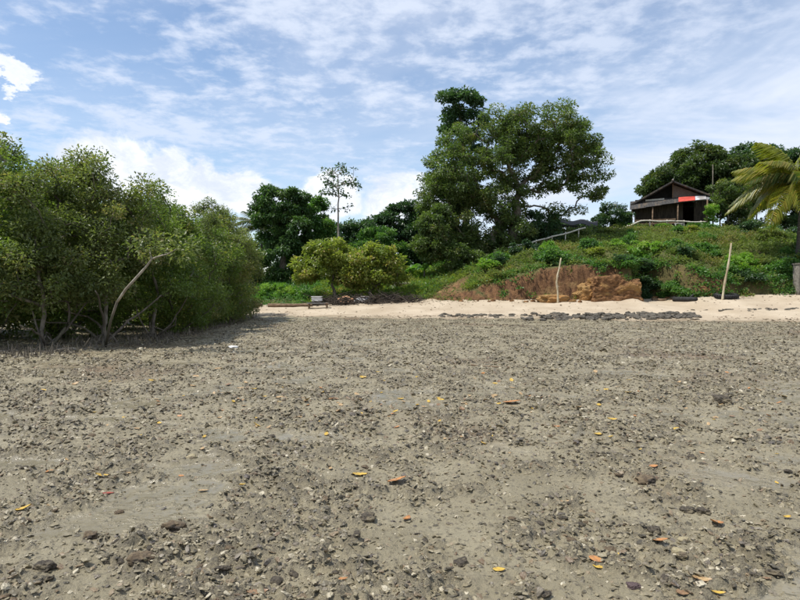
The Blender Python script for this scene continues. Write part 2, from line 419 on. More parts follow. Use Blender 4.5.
def hillz(x, y):
    x = np.asarray(x, float); y = np.asarray(y, float)
    d0 = y - Yft(x) + (fb2(x * 2.2, y * 2.2, 3, 51) - .5) * .5
    zf = footz(x); hc = cliffh(x)
    t = np.clip((d0 - .5) / (50.5 - Yft(x) - .5), 0, 1)
    up = np.maximum(crest(x) - zf - hc, .3)
    z = zf - .12 + np.clip(d0, -1, 0) * .35 + hc * sstep(0, .7, d0) + up * (t * (1.55 - .55 * t))
    z = z + sstep(50, 75, y) * np.interp(x, [-20, 10, 25, 60], [1.0, 1.5, 2.2, 2.0])
    amp = sstep(.2, 2.5, d0)
    return z + (fb2(x * .8, y * .8, 4, 61) - .5) * .95 * amp + (fb2(x * 3, y * 3, 3, 71) - .5) * .16 * sstep(0, .3, d0)
def sandz(x, y):
    x = np.asarray(x, float); y = np.asarray(y, float)
    a = Ysh(x); b = Yft(x)
    t = (y - a) / np.maximum(b - a, 1)
    z = np.where(t < 0, t * .5, footz(x) * np.clip(t, 0, 1.3) ** 1.25)
    return z + .015 + (fb2(x * .9, y * .9, 4, 81) - .5) * .10 + (fb2(x * 4, y * 4, 3, 91) - .5) * .03
def landz(x, y):
    return float(max(hillz(np.array([x]), np.array([y]))[0] if y > Yft(np.array([x]))[0] - 1 else -9,
                     sandz(np.array([x]), np.array([y]))[0] if y > Ysh(np.array([x]))[0] - .8 else -9,
                     mudz(np.array([x]), np.array([y]))[0] if y < Ysh(np.array([x]))[0] + .3 else -9))
def at(x, y, Y):                       # a point seen in the photograph at (x, y), given its distance in metres
    return Vector(((x - 400) / 600 * Y, Y, CAMZ + (288 - y) / 600 * Y))

def landv(x, y):
    a, b = Ysh(x), Yft(x)
    return np.maximum(np.maximum(np.where(y > b - 1, hillz(x, y), -9), np.where(y > a - .8, sandz(x, y), -9)), np.where(y < a + .3, mudz(x, y), -9))
def hit(x, y, lo=14.0, hi=75.0):         # where the sight line through (x, y) meets the land
    Yq = np.linspace(lo, hi, 3000); Xq = (x - 400) / 600 * Yq; L = landv(Xq, Yq); k = np.nonzero(CAMZ + (288 - y) / 600 * Yq <= L)[0]
    k = k[0] if len(k) else -1
    return float(Xq[k]), float(Yq[k]), float(L[k])
# mudflat: finer rows where the ground is near
u = np.concatenate([np.linspace(-1.6, -.76, 50, endpoint=False), np.linspace(-.76, .76, 600), np.linspace(.76, 1.6, 51)[1:]])
NR = 430; y0 = 1.3
tt = np.linspace(0, 1, NR)[:, None]
yend = (SH_A + .5) / (1 + SH_B * u)[None]
yy = y0 * (yend / y0) ** tt; xx = u[None] * yy
zz, mk, _, wt = mud_fields(xx.ravel(), yy.ravel())
edge = (1 - sstep(1.3, 1.7, yy.ravel())) + sstep(1.35, 1.6, np.abs(np.repeat(u[None], NR, 0)).ravel())
zz = zz * (1 - np.clip(edge, 0, 1)) - .06 * np.clip(edge, 0, 1)
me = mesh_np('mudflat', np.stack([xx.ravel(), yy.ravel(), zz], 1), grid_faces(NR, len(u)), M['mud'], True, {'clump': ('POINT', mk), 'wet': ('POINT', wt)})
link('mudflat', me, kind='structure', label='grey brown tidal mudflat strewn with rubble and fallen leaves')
# sand
xs = np.arange(-42, 60, .25); tr = np.linspace(0, 1, 70)[:, None]
ya = Ysh(xs)[None] - 1.0; yb = Yft(xs)[None] + .9
yy = ya + (yb - ya) * tr; xx = np.repeat(xs[None], 70, 0)
zz = sandz(xx.ravel(), yy.ravel())
dp = np.clip(1 - (yy - Ysh(xs)[None]) / 1.6 + (fb2(xx * .8, yy * 2.0, 3, 101) - .5) * 1.4, 0, 1)
link('sand_beach', mesh_np('sand_beach', np.stack([xx.ravel(), yy.ravel(), zz], 1), grid_faces(70, len(xs)), M['sand'], True, {'damp': ('POINT', dp.ravel())}),
     kind='structure', label='narrow strip of pale sand above the mudflat')
# hill
xs = np.arange(-60, 70, .24)
dr = np.concatenate([np.linspace(-.7, 3.5, 44), np.linspace(3.5, 16, 50)[1:], np.linspace(16, 60, 30)[1:]])[:, None]
yy = Yft(xs)[None] + dr; xx = np.repeat(xs[None], len(dr), 0)
zz = hillz(xx.ravel(), yy.ravel())
Z2 = zz.reshape(xx.shape); slope = np.abs(np.gradient(Z2, axis=0) / np.gradient(yy, axis=0))
cm = sstep(.6, 1.25, slope + (fb2(xx * 1.3, yy * 1.3, 3, 111) - .5) * .8) * sstep(.9, .4, dr - .9 + 0 * xx)
path = np.exp(-((xx - 2.6 - .5 * (dr)) / 1.3) ** 2) * sstep(4.5, 2.0, dr + 0 * xx)
cm = np.clip(cm * (1 - .75 * sstep(13.2, 14.2, xx) * (1 - np.exp(-((xx - 18.6) / 1.0) ** 2))) + path * .9, 0, 1)
link('hillside', mesh_np('hillside', np.stack([xx.ravel(), yy.ravel(), zz], 1), grid_faces(len(dr), len(xs)), M['hill'], True, {'clay': ('POINT', cm.ravel())}),
     kind='structure', label='overgrown hillside above an eroded red clay bank')
# wide ground sheet to the horizon
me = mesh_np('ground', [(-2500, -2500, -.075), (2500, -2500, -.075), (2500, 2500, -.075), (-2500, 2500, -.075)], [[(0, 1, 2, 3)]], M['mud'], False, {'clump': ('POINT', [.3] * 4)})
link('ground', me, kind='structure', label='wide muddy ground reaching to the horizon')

# ---------------------------------------------------------------- leaves, trunks, trees
def unit(v): return v / (np.linalg.norm(v, axis=1, keepdims=True) + 1e-9)
def leaf_geo(P, D, N, L, Wd, fold=.18):
    """kite-shaped folded blades"""
    Sd = unit(np.cross(D, N)); N2 = np.cross(Sd, D)
    L = L[:, None]; Wd = Wd[:, None]
    mid = P + D * L * .45
    V = np.stack([P, mid + Sd * Wd + N2 * Wd * fold * 2, P + D * L - N2 * L * .08, mid - Sd * Wd + N2 * Wd * fold * 2], 1)
    n = len(P); F = np.arange(n * 4).reshape(n, 4)
    return V.reshape(-1, 3), F
def clump_leaves(C, rad, per, L, wr, r, flat=.65, droop=.15, up=.9):
    n = len(C) * per
    c = np.repeat(C, per, 0); rr = np.repeat(rad, per)
    dirs = unit(r.normal(size=(n, 3))); k = r.random(n) ** .45
    off = dirs * (k * rr)[:, None]; off[:, 2] *= flat
    P = c + off
    D = unit(dirs * np.array([1, 1, .5]) + r.normal(size=(n, 3)) * .55 + np.array([0, 0, -droop]))
    N = unit(dirs * .45 + r.normal(size=(n, 3)) * .5 + np.array([0, 0, up]))
    Ls = L * (.65 + .7 * r.random(n))
    V, F = leaf_geo(P, D, N, Ls, Ls * wr * .5)
    v = np.clip(np.repeat(r.random(len(C)), per) * .55 + r.random(n) * .45, 0, 1)
    h = np.clip(np.repeat(r.random(len(C)) ** 2, per) * .55 + r.random(n) ** 2 * .5, 0, 1)
    return V, F, v, h
def blob_points(blobs, r, hollow=.45):
    out = []
    for (c, rad, n) in blobs:
        dirs = unit(r.normal(size=(n, 3))); k = (hollow + (1 - hollow) * r.random(n)) ** .6
        out.append(np.array(c) + dirs * k[:, None] * np.array(rad))
    return np.concatenate(out)
def skeleton(trunk, tr, tips, r, tip_r=.012, bend=.12, start=.35, expo=.47, sides=6):
    """trunk: polyline with radii; limbs reach every tip from the nearest wood already grown"""
    trunk = np.asarray(trunk, float); k = np.linspace(0, 1, max(8, len(trunk) * 3))
    seg = np.linspace(0, 1, len(trunk)); tp = np.stack([np.interp(k, seg, trunk[:, i]) for i in range(3)], 1)
    trad = np.interp(k, seg, tr)
    tp[1:-1, :2] += r.normal(size=(len(k) - 2, 2)) * trad[1:-1, None] * .35
    nodes = [tuple(p) for p in tp]; par = list(range(-1, len(tp) - 1)); w_ = [0] * len(tp)
    ok = [i >= start * len(tp) for i in range(len(tp))]
    order = np.argsort(np.min(np.linalg.norm(tips[:, None] - tp[None, int(start * len(tp)):], axis=2), 1))
    NA = np.array(nodes); 
    for ti in order:
        tpnt = tips[ti]; dv = NA - tpnt; dist = np.linalg.norm(dv, axis=1)
        dist = dist + np.maximum(NA[:, 2] - tpnt[2], 0) * .8
        dist[~np.array(ok)] = 1e9
        p = int(np.argmin(dist)); base = NA[p]; L = np.linalg.norm(tpnt - base)
        m = max(2, min(5, int(L / .5) + 1)); newp = []
        jit = r.normal(size=(m, 3)) * bend * L / m
        for q in range(1, m + 1):
            f = q / m; pos = base + (tpnt - base) * f + np.array([0, 0, .12 * L * math.sin(math.pi * f)])
            if q < m: pos = pos + jit[q]
            newp.append(pos); par.append(p if q == 1 else len(par) - 1); w_.append(1 if q == m else 0); ok.append(True)
        NA = np.concatenate([NA, np.array(newp)])
    w_ = np.array(w_, float)
    for i in range(len(NA) - 1, 0, -1):
        if par[i] >= 0: w_[par[i]] += w_[i]
    rad = tip_r * np.maximum(w_, 1) ** expo
    rad[:len(tp)] = np.maximum(rad[:len(tp)] * 0 + trad, 0.01)
    rad = np.array([min(rad[i], rad[par[i]] * .92) if i >= len(tp) else rad[i] for i in range(len(NA))])
    Vs, Fs = tube_np(tp, rad[:len(tp)], sides + 3); V = [Vs]; F = [Fs]; n = len(Vs)
    idx = np.arange(len(tp), len(NA)); pa = np.array(par)[idx]
    A = NA[pa]; B = NA[idx]; T = unit(B - A); ref = np.where(np.abs(T[:, 2:3]) > .9, np.array([[1.0, 0, 0]]), np.array([[0, 0, 1.0]]))
    X = unit(np.cross(T, ref)); Y = np.cross(T, X); a = np.linspace(0, 2 * np.pi, sides, endpoint=False)
    circ = X[:, None] * np.cos(a)[None, :, None] + Y[:, None] * np.sin(a)[None, :, None]
    ra = np.minimum(rad[pa], rad[idx] * 1.35)
    V2 = np.concatenate([A[:, None] + circ * ra[:, None, None], B[:, None] + T[:, None] * rad[idx][:, None, None] * .4 + circ * rad[idx][:, None, None]], 1)
    j = np.arange(sides); f0 = np.stack([j, (j + 1) % sides, sides + (j + 1) % sides, sides + j], 1)
    F2 = (f0[None] + (np.arange(len(idx)) * sides * 2)[:, None, None] + n).reshape(-1, 4)
    return np.concatenate([Vs, V2.reshape(-1, 3)]), np.concatenate([Fs, F2])
def make_tree(name, label, loc, trunk, tr, blobs, clr, per, L, wr, lm, bm, seed, group=None, cat='tree', rz=0, sc=1.0, flat=.65, droop=.15,
              hollow=.45, tip_r=.012, start=.35, bend=.12, drop=0.0, crown='crown', trunkname='trunk'):
    r = np.random.default_rng(seed)
    tips = blob_points(blobs, r, hollow)
    root = empty(name, loc, label, cat, group, rz, sc)
    V, F = skeleton(trunk, tr, tips, r, tip_r, bend, start)
    link(trunkname, mesh_np(trunkname, V, F, bm, True), root)
    keep = tips[r.random(len(tips)) >= drop]
    V, F, v, h = clump_leaves(keep, clr * (.7 + .6 * r.random(len(keep))), per, L, wr, r, flat, droop)
    link(crown, mesh_np(crown, V, F, lm, False, {'v': ('FACE', v), 'h': ('FACE', h)}), root)
    return root
def wblob(x, y, Y, rx, ry, n, rdepth=None, dy=0.0):
    """a crown lobe measured in the photograph, turned into metres about its distance"""
    p = at(x, y, Y); k = Y / 600
    return ((p.x, p.y + dy, p.z), (rx * k, rdepth or (rx + ry) / 2 * k, ry * k), n)
def local(blobs, loc): return [((c[0] - loc[0], c[1] - loc[1], c[2] - loc[2]), r, n) for c, r, n in blobs]

# ---- mangroves along the left edge: a few individuals grown, then copied
def mangrove(seed, lean, h=5.6, w_=1.75, lm='mangrove_leaf', low=False):
    r = np.random.default_rng(seed)
    trunk = [(0, 0, -.15), (lean * .25, .08, .45), (lean * .3, -.05, 1.0), (lean * .9, -.15, 1.9), (lean * .8, .1, 2.9), (lean, 0, 3.8)]
    def j(s_): return r.uniform(-s_, s_)
    blobs = [((j(.4), j(.4), 2.4), (w_ * .95, w_ * .95, .8), 27), ((j(.5), j(.5), 3.3), (w_ * .95, w_ * .95, .9), 32), ((j(.6), j(.6), 4.15), (w_ * .78, w_ * .78, .8), 22),
             ((j(.8), j(.7), h - .45), (w_ * .30, w_ * .30, .65), 7), ((j(1.2), j(1.0), h - .85), (w_ * .34, w_ * .34, .6), 7), ((j(1.3), j(1.2), h - 1.25), (w_ * .36, w_ * .36, .55), 7),
             ((j(.5), j(.5), 1.75), (w_ * .95, w_ * .95, .4), 18 if low else 12)]
    if low: blobs += [((j(.3), j(.3), 1.0), (w_ * .95, w_ * .95, .55), 26), ((j(.3), j(.3), .55), (w_ * .85, w_ * .85, .35), 16)]
    root = make_tree('mangrove_tree', 'x', (0, 0, 0), trunk, [.078, .068, .060, .05, .04, .028], blobs, .40, 185, .110, .50, M[lm], M['stem_bark'], seed,
                     group='mangrove trees along the left edge of the mudflat', start=.22, tip_r=.0125, bend=.34, flat=.9, droop=.1, hollow=.6)
    b = MB()
    for k in range(4):                                   # low arching roots
        a = k / 4 * 6.28 + r.uniform(-.5, .5); d_ = r.uniform(.35, .8); hh = r.uniform(.2, .5)
        pts = [(math.cos(a) * d_ * f, math.sin(a) * d_ * f, hh * (1 - f) ** .8 * (1 + .9 * f) - .12 * f) for f in np.linspace(0, 1, 6)]
        b.tube(pts, np.linspace(.03, .016, 6), 6)
    b.build('prop_roots', M['bark'], root, True)
    for k in range(4):                                   # crooked side stems leaving near the ground
        a = k * 1.6 + r.uniform(-.4, .4); pts = [np.array((0, 0, .0))]; dv = np.array((math.cos(a) * .55, math.sin(a) * .55, .5))
        for q in range(9):
            dv = dv + r.normal(size=3) * .20 + np.array((0, 0, .07)); dv = dv / np.linalg.norm(dv); pts.append(pts[-1] + dv * .27)
        b = MB(); b.tube(pts, np.linspace(.048, .018, 10) * r.uniform(.7, 1.15), 7); b.build('stem', M['stem_bark' if k % 2 else 'bark'], root, True)
    return root
mg = [mangrove(101, .25), mangrove(102, -.35, 5.9, 1.8, 'mangrove_leaf_dry'), mangrove(103, .4, 5.3, 1.75, 'mangrove_leaf', True), mangrove(104, -.15, 6.2, 1.7, 'mangrove_leaf_dry'),
      mangrove(105, .1, 5.9, 1.7, 'mangrove_leaf_dry', True)]
# (x, Y, variant, scale, turn, label)
MG = [(-10.9, 15.6, 0, .90, 10, 'near mangrove tree cut off by the left edge of the photo'),
      (-9.45, 16.0, 1, .85, 80, 'mangrove tree with twisted pale stems, second from the left edge'),
      (-8.35, 16.9, 3, .86, 200, 'tall olive mangrove with forked pale trunk, just left of the slanting stem'),
      (-7.75, 18.9, 0, .84, 120, 'mangrove beside the long pale slanting stem'),
      (-8.0, 21.4, 2, .84, 250, 'dense dark green mangrove just right of the slanting stem'),
      (-8.1, 23.8, 4, .76, 30, 'mangrove in the middle of the row over a low dark green sprout'),
      (-8.4, 26.2, 2, .86, 310, 'mangrove with crown dipping lowest between two taller neighbours'),
      (-8.6, 28.4, 4, .96, 160, 'tall feathery mangrove, third from the sandy end of the row'),
      (-8.75, 30.6, 4, .92, 270, 'olive rounded mangrove, second from the sandy end of the row'),
      (-10.0, 33.0, 2, .90, 60, 'last mangrove of the row, next to the sand'),
      (-12.8, 18.2, 4, 1.02, 40, 'mangrove crown behind the first trees at the left edge'),
      (-10.8, 19.2, 2, 1.04, 220, 'bright green mangrove crown showing above the left part of the row'),
      (-11.2, 22.8, 4, .92, 140, 'mangrove crown in the back row behind the slanting stem'),
      (-11.5, 26.6, 2, .98, 20, 'mangrove crown in the back row behind the dip'),
      (-12.2, 30.5, 4, 1.0, 290, 'mangrove crown in the back row near the sand'),
      (-13.6, 34.5, 2, 1.15, 190, 'mangrove at the far end of the back row'),
      (-15.0, 21.0, 2, 1.15, 100, 'rearmost mangrove at the left edge'),
      (-15.2, 25.5, 4, 1.12, 330, 'rearmost mangrove behind the middle of the row')]
seen = set()
for x, Y, k, s, a, lab in MG:
    o = mg[k] if k not in seen else copy_tree(mg[k]); seen.add(k)
    o.location = (x, Y, landz(x, Y) - .02); o.rotation_euler = (0, 0, R(a)); o.scale = (s, s, s); o['label'] = lab
# the long pale slanting stem
b = MB()
pts = [at(104, 342, 15.9), at(110, 322, 15.4), at(117, 302, 14.9), at(126, 289, 14.9), at(138, 276, 14.8), at(147, 266, 14.8), at(152, 259, 14.7), at(150, 252, 14.7)]
base = pts[0]; lz = landz(base.x, base.y); pts = [p - Vector((base.x, base.y, lz)) for p in pts]; pts[0].z = -.1
lo = MB(); lo.tube(pts[:3], [.038, .034, .031], 9); b.tube(pts[2:], [.032, .033, .031, .028, .022, .014], 9)
root = empty('leaning_mangrove', (base.x, base.y, lz), 'long bare pale stem slanting up to the right out of the mangroves', 'tree')
b.build('trunk', M['pale_stem'], root, True); lo.build('lower_trunk', M['bark'], root, True)
b = MB(); q = [at(152, 259, 14.7), at(160, 256, 14.6), at(168, 254, 14.6), at(177, 249, 14.5)]
b.tube([p - Vector((base.x, base.y, lz)) for p in q], [.024, .021, .017, .009], 7); b.build('branch', M['pale_stem'], root, True)
r5 = np.random.default_rng(55)
C = np.array([list(p - Vector((base.x, base.y, lz))) for p in (at(150, 246, 14.8), at(142, 243, 14.9), at(178, 246, 14.5), at(185, 249, 14.5), at(156, 246, 14.9))])
V, F, v, h = clump_leaves(C, np.full(5, .42), 110, .11, .52, r5, 1.0)
link('crown', mesh_np('crown', V, F, M['mangrove_leaf_dry'], False, {'v': ('FACE', v), 'h': ('FACE', h)}), root)

# ---- inland trees
def inland(name, label, base, Y, blobs, tr, clr, per, L, wr, lm, seed, bm='bark', trunk_px=None, **kw):
    bx, by = (base[0] - 400) / 600 * Y, Y
    z = landz(bx, by) - .1; loc = (bx, by, z)
    B = local([wblob(x, y, Y, rx, ry, n, *rest) for x, y, rx, ry, n, *rest in blobs], loc)
    if trunk_px: T = [tuple(at(x, y, Y) - Vector(loc)) for x, y in trunk_px]; T[0] = (0, 0, 0)
    else:
        top = max(c[2] for c, r_, n in B); T = [(0, 0, 0), (.1, 0, top * .4), (0, .1, top * .8)]
    return make_tree(name, label, loc, T, list(np.linspace(tr, tr * .3, len(T))), B, clr, per, L, wr, M[lm], M[bm], seed, **kw)

inland('spreading_tree', 'huge spreading broadleaf tree on the slope left of the hut', (512, 262), 46,
       [(490, 150, 56, 38, 84), (528, 132, 46, 28, 56), (465, 175, 44, 40, 70), (558, 148, 40, 26, 34), (583, 166, 26, 24, 24), (590, 192, 18, 9, 7), (550, 180, 34, 18, 16), (562, 214, 22, 9, 7),
        (446, 205, 30, 36, 50), (478, 220, 42, 36, 60), (452, 242, 34, 16, 24), (500, 250, 30, 16, 18), (520, 165, 30, 30, 26), (498, 200, 30, 26, 34), (512, 232, 26, 22, 26), (478, 240, 26, 20, 26), (548, 124, 36, 24, 30), (576, 142, 24, 22, 20), (440, 185, 24, 36, 30), (565, 172, 30, 22, 18)],
       .50, .56, 150, .205, .5, 'tree_leaf', 201, trunk_px=[(513, 270), (512, 240), (515, 212), (517, 190), (508, 165)], tip_r=.022, start=.4, bend=.22, hollow=.35)
inland('tall_tree', 'tall dark tree whose top rises behind the spreading tree', (466, 265), 52,
       [(458, 105, 24, 15, 16), (446, 122, 13, 14, 8), (470, 120, 18, 22, 12), (462, 150, 20, 22, 12), (462, 190, 24, 26, 14)], .3, .55, 200, .27, .55, 'dark_leaf', 202,
       trunk_px=[(466, 265), (464, 200), (461, 150), (460, 108)], tip_r=.02)
inland('vine_draped_tree', 'dark tree hung with vines behind the end of the mangroves', (283, 280), 48,
       [(281, 203, 27, 17, 44), (272, 225, 20, 22, 34), (296, 230, 20, 24, 32), (282, 256, 24, 26, 40), (262, 210, 9, 8, 7), (262, 268, 18, 18, 20)], .32, .5, 230, .24, .5, 'dark_vine', 203, tip_r=.02, droop=.5)
inland('slim_tree', 'slim pale-stemmed tree with sparse leaves against the sky', (337, 282), 47,
       [(339, 178, 20, 13, 30), (330, 188, 14, 9, 12), (348, 188, 12, 12, 12), (342, 206, 9, 7, 4)], .10, .27, 13, .22, .55, 'dark_leaf', 204, 'pale_bark',
       trunk_px=[(337, 282), (339, 245), (338, 215), (339, 195), (338, 176)], tip_r=.016, start=.60, bend=.1, hollow=.5)
inland('vine_tree', 'green tree draped with creepers left of the slim pale-stemmed tree', (315, 280), 50,
       [(316, 206, 10, 9, 11), (318, 228, 16, 18, 30), (326, 250, 20, 20, 30), (302, 256, 20, 20, 28)], .25, .48, 220, .23, .5, 'vine_leaf', 205, tip_r=.018, droop=.5)
inland('dark_tree', 'dark rounded tree between the almond trees and the spreading tree', (406, 276), 52,
       [(402, 218, 24, 15, 36), (384, 226, 16, 14, 20), (416, 240, 24, 26, 40), (398, 258, 30, 20, 34)], .28, .52, 220, .25, .5, 'dark_leaf', 206, tip_r=.018)
inland('round_bush', 'rounded mid green bush above the sea almond trees', (376, 275), 47,
       [(377, 238, 18, 12, 26), (366, 252, 20, 14, 22), (392, 256, 18, 16, 22)], .14, .40, 210, .19, .5, 'vine_leaf', 207, cat='bush', tip_r=.014)
inland('dark_tree', 'low dark tree behind the slim tree, its top just showing', (350, 275), 55,
       [(354, 230, 18, 12, 22), (336, 242, 20, 16, 24), (366, 242, 18, 14, 18), (350, 262, 34, 16, 28)], .22, .5, 200, .26, .5, 'dark_leaf', 208, tip_r=.018)
inland('sea_almond_tree', 'yellow green sea almond tree on the beach behind the white box', (338, 300), 41,
       [(328, 250, 24, 11, 26), (349, 262, 28, 13, 30), (310, 264, 20, 9, 16), (325, 274, 30, 8, 20), (356, 280, 26, 8, 16), (300, 276, 14, 6, 8)], .14, .42, 95, .21, .6, 'almond_leaf', 209, trunk_px=[(330, 300), (332, 285), (334, 270)], tip_r=.016, flat=.75, hollow=.3)
inland('sea_almond_tree', 'yellow green sea almond tree leaning over the heap of branches', (372, 300), 40.5,
       [(380, 254, 18, 10, 18), (366, 264, 26, 11, 24), (396, 266, 13, 12, 14), (384, 278, 24, 8, 16), (360, 282, 20, 7, 10), (352, 272, 16, 9, 10)], .14, .42, 95, .21, .6, 'almond_leaf', 210, trunk_px=[(362, 302), (370, 290), (380, 283), (384, 270)], tip_r=.016, flat=.75, hollow=.3)
inland('slope_tree', 'broad leafy tree hanging over the low left end of the clay bank', (450, 285), 44,
       [(440, 224, 22, 18, 34), (432, 248, 18, 14, 22), (458, 254, 24, 14, 28), (488, 260, 26, 10, 24)], .2, .45, 190, .2, .52, 'tree_leaf', 211, tip_r=.016)
inland('slope_tree', 'dark leafy tree under the right limb of the spreading tree', (540, 258), 47,
       [(540, 224, 20, 12, 26), (556, 240, 20, 10, 20), (526, 244, 18, 12, 20)], .16, .45, 200, .2, .5, 'dark_leaf', 212, tip_r=.016)
inland('dark_tree', 'dark tree far behind the gap beside the spreading tree', (430, 270), 60, [(425, 235, 26, 18, 30), (450, 245, 28, 20, 28)], .25, .6, 180, .28, .5, 'dark_leaf', 221, tip_r=.018)
inland('dark_tree', 'dark tree far behind the tip of the mangrove row', (235, 275), 60, [(240, 252, 24, 14, 26), (262, 258, 24, 16, 26), (225, 262, 24, 16, 18)], .22, .6, 180, .28, .5, 'dark_leaf', 222, tip_r=.018)
inland('thicket_bush', 'green thicket below the black shelter', (590, 246), 47, [(590, 236, 26, 9, 30), (564, 240, 22, 10, 26), (616, 238, 14, 6, 10)], .07, .36, 170, .18, .52, 'tree_leaf', 223, cat='bush', tip_r=.012)
inland('thicket_bush', 'dark green thicket on the slope right of the hut', (755, 240), 46, [(752, 232, 24, 9, 26), (780, 238, 20, 12, 20), (738, 240, 12, 7, 8)], .07, .36, 170, .18, .52, 'dark_leaf', 224, cat='bush', tip_r=.012)
inland('thicket_bush', 'dark thicket behind the black shelter', (572, 238), 51, [(570, 229, 24, 7, 24), (592, 232, 18, 7, 16), (545, 232, 18, 9, 16)], .07, .4, 170, .2, .52, 'dark_leaf', 225, cat='bush', tip_r=.012)
# trees behind the hut and palm
inland('hill_tree', 'large dense tree rising behind the roof of the hut', (705, 230), 60,
       [(700, 166, 28, 20, 66), (678, 178, 28, 16, 50), (724, 174, 28, 22, 58), (652, 186, 18, 10, 26), (712, 205, 40, 20, 52)], .35, .6, 210, .28, .5, 'hill_leaf', 213, tip_r=.02, hollow=.3)
inland('hill_tree', 'dense dark tree between the large hill tree and the coconut palm', (748, 230), 62,
       [(744, 162, 24, 16, 44), (770, 164, 24, 18, 44), (748, 195, 32, 20, 44)], .32, .6, 200, .28, .5, 'dark_leaf', 214, tip_r=.02, hollow=.3)
inland('hill_tree', 'dark tree at the right edge behind the coconut palm', (800, 230), 60,
       [(797, 164, 24, 18, 40), (822, 172, 24, 22, 28), (790, 205, 36, 28, 56)], .32, .6, 200, .28, .5, 'dark_leaf', 215, tip_r=.02, hollow=.3)
inland('small_tree', 'small leafy tree growing right of the hut', (726, 232), 51,
       [(726, 190, 16, 14, 24), (742, 202, 16, 16, 26), (717, 206, 10, 9, 12), (744, 224, 18, 10, 18)], .09, .38, 170, .19, .55, 'tree_leaf', 216, tip_r=.014)
inland('small_tree', 'low dark tree beside the left wall of the hut', (612, 238), 51,
       [(612, 214, 15, 11, 24), (596, 226, 14, 9, 18), (624, 220, 9, 9, 12)], .09, .36, 170, .18, .52, 'dark_leaf', 217, tip_r=.014)
inland('flowering_shrub', 'pale flowering shrub beside the right end of the rail', (711, 232), 49.5,
       [(711, 209, 7, 5, 8), (712, 216, 5, 6, 5)], .06, .28, 150, .14, .6, 'bright_leaf', 218, cat='shrub', tip_r=.012)
inland('leafy_bush', 'bright green bush at the foot of the bank near the coconut palm', (742, 292), 37.5,
       [(742, 268, 20, 14, 34), (728, 278, 14, 10, 14), (760, 276, 16, 12, 18), (772, 284, 12, 9, 8)], .05, .28, 170, .15, .55, 'bright_leaf', 219, cat='bush', tip_r=.01, start=.1)
inland('leafy_bush', 'low bright bush on the ground left of the white box', (262, 305), 42,
       [(275, 290, 20, 8, 20), (262, 298, 12, 6, 8), (290, 296, 16, 7, 12)], .04, .26, 150, .14, .5, 'bright_leaf', 220, cat='bush', tip_r=.01, start=.1)

inland('leafy_bush', 'dark bush hiding the foot of the coconut palm', (788, 288), 36.2, [(790, 268, 16, 10, 22), (776, 274, 14, 10, 16), (808, 270, 14, 12, 12)], .04, .28, 150, .15, .55, 'vine_leaf', 226, cat='bush', tip_r=.01, start=.1)
# ---------------------------------------------------------------- palms
def frond_mesh(L, seed, droop=1.0, mat='palm_leaf', nl=84):
    r = np.random.default_rng(seed)
    t = np.linspace(0, 1, 14)
    X = L * (t * .93); Z = L * (.42 * t - droop * .78 * t ** 2.2)
    spine = np.stack([X, 0.04 * L * np.sin(t * 3) * r.uniform(-1, 1), Z], 1)
    V0, F0 = tube_np(spine, np.linspace(.035, .006, 14), 5)
    k = np.linspace(.14, .985, nl); Pm = np.stack([np.interp(k, t, spine[:, i]) for i in range(3)], 1)
    T = unit(np.stack([np.interp(k, t, np.gradient(spine[:, i])) for i in range(3)], 1))
    Ls = L * (.24 * np.sin(np.clip(k * 1.05, 0, 1) * np.pi) ** .6 + .05) * r.uniform(.85, 1.1, nl)
    Vs = [V0]; Fs = [F0]; n = len(V0); side_v = []
    for s in (-1, 1):
        Y = np.array([0, s, 0.0])
        D = unit(T * .62 + Y * .85 + np.array([0, 0, .10]) + r.normal(size=(nl, 3)) * .06)
        wv = .030 * np.ones(nl) * (L / 3.2)
        Wd = unit(np.cross(D, np.array([[0, 0, 1.0]])) + r.normal(size=(nl, 3)) * .15) * wv[:, None]
        m1 = Pm + D * (Ls * .5)[:, None] + np.array([0, 0, -1]) * (Ls * .06)[:, None]
        m2 = Pm + D * (Ls * .92)[:, None] * np.array([.95, .8, 1]) + np.array([0, 0, -1]) * (Ls * .62)[:, None]
        V = np.stack([Pm - Wd * .5, Pm + Wd * .5, m1 - Wd, m1 + Wd, m2], 1).reshape(-1, 3)
        i = np.arange(nl)[:, None] * 5 + n
        Fs.append((i + np.array([[0, 1, 3, 2]]))); Vs.append(V); n += len(V)
        side_v.append(i + np.array([[2, 3, 4]]))
    Fq = np.concatenate(Fs); Ft = np.concatenate(side_v)
    nf = len(Fq) + len(Ft)
    v = np.clip(r.random(nf) * .5 + r.random() * .5, 0, 1); h = r.random(nf) ** 2 * .6 + .4 * r.random() ** 2
    return mesh_np('frond', np.concatenate(Vs), [Fq, Ft], M[mat], False, {'v': ('FACE', v), 'h': ('FACE', h)})
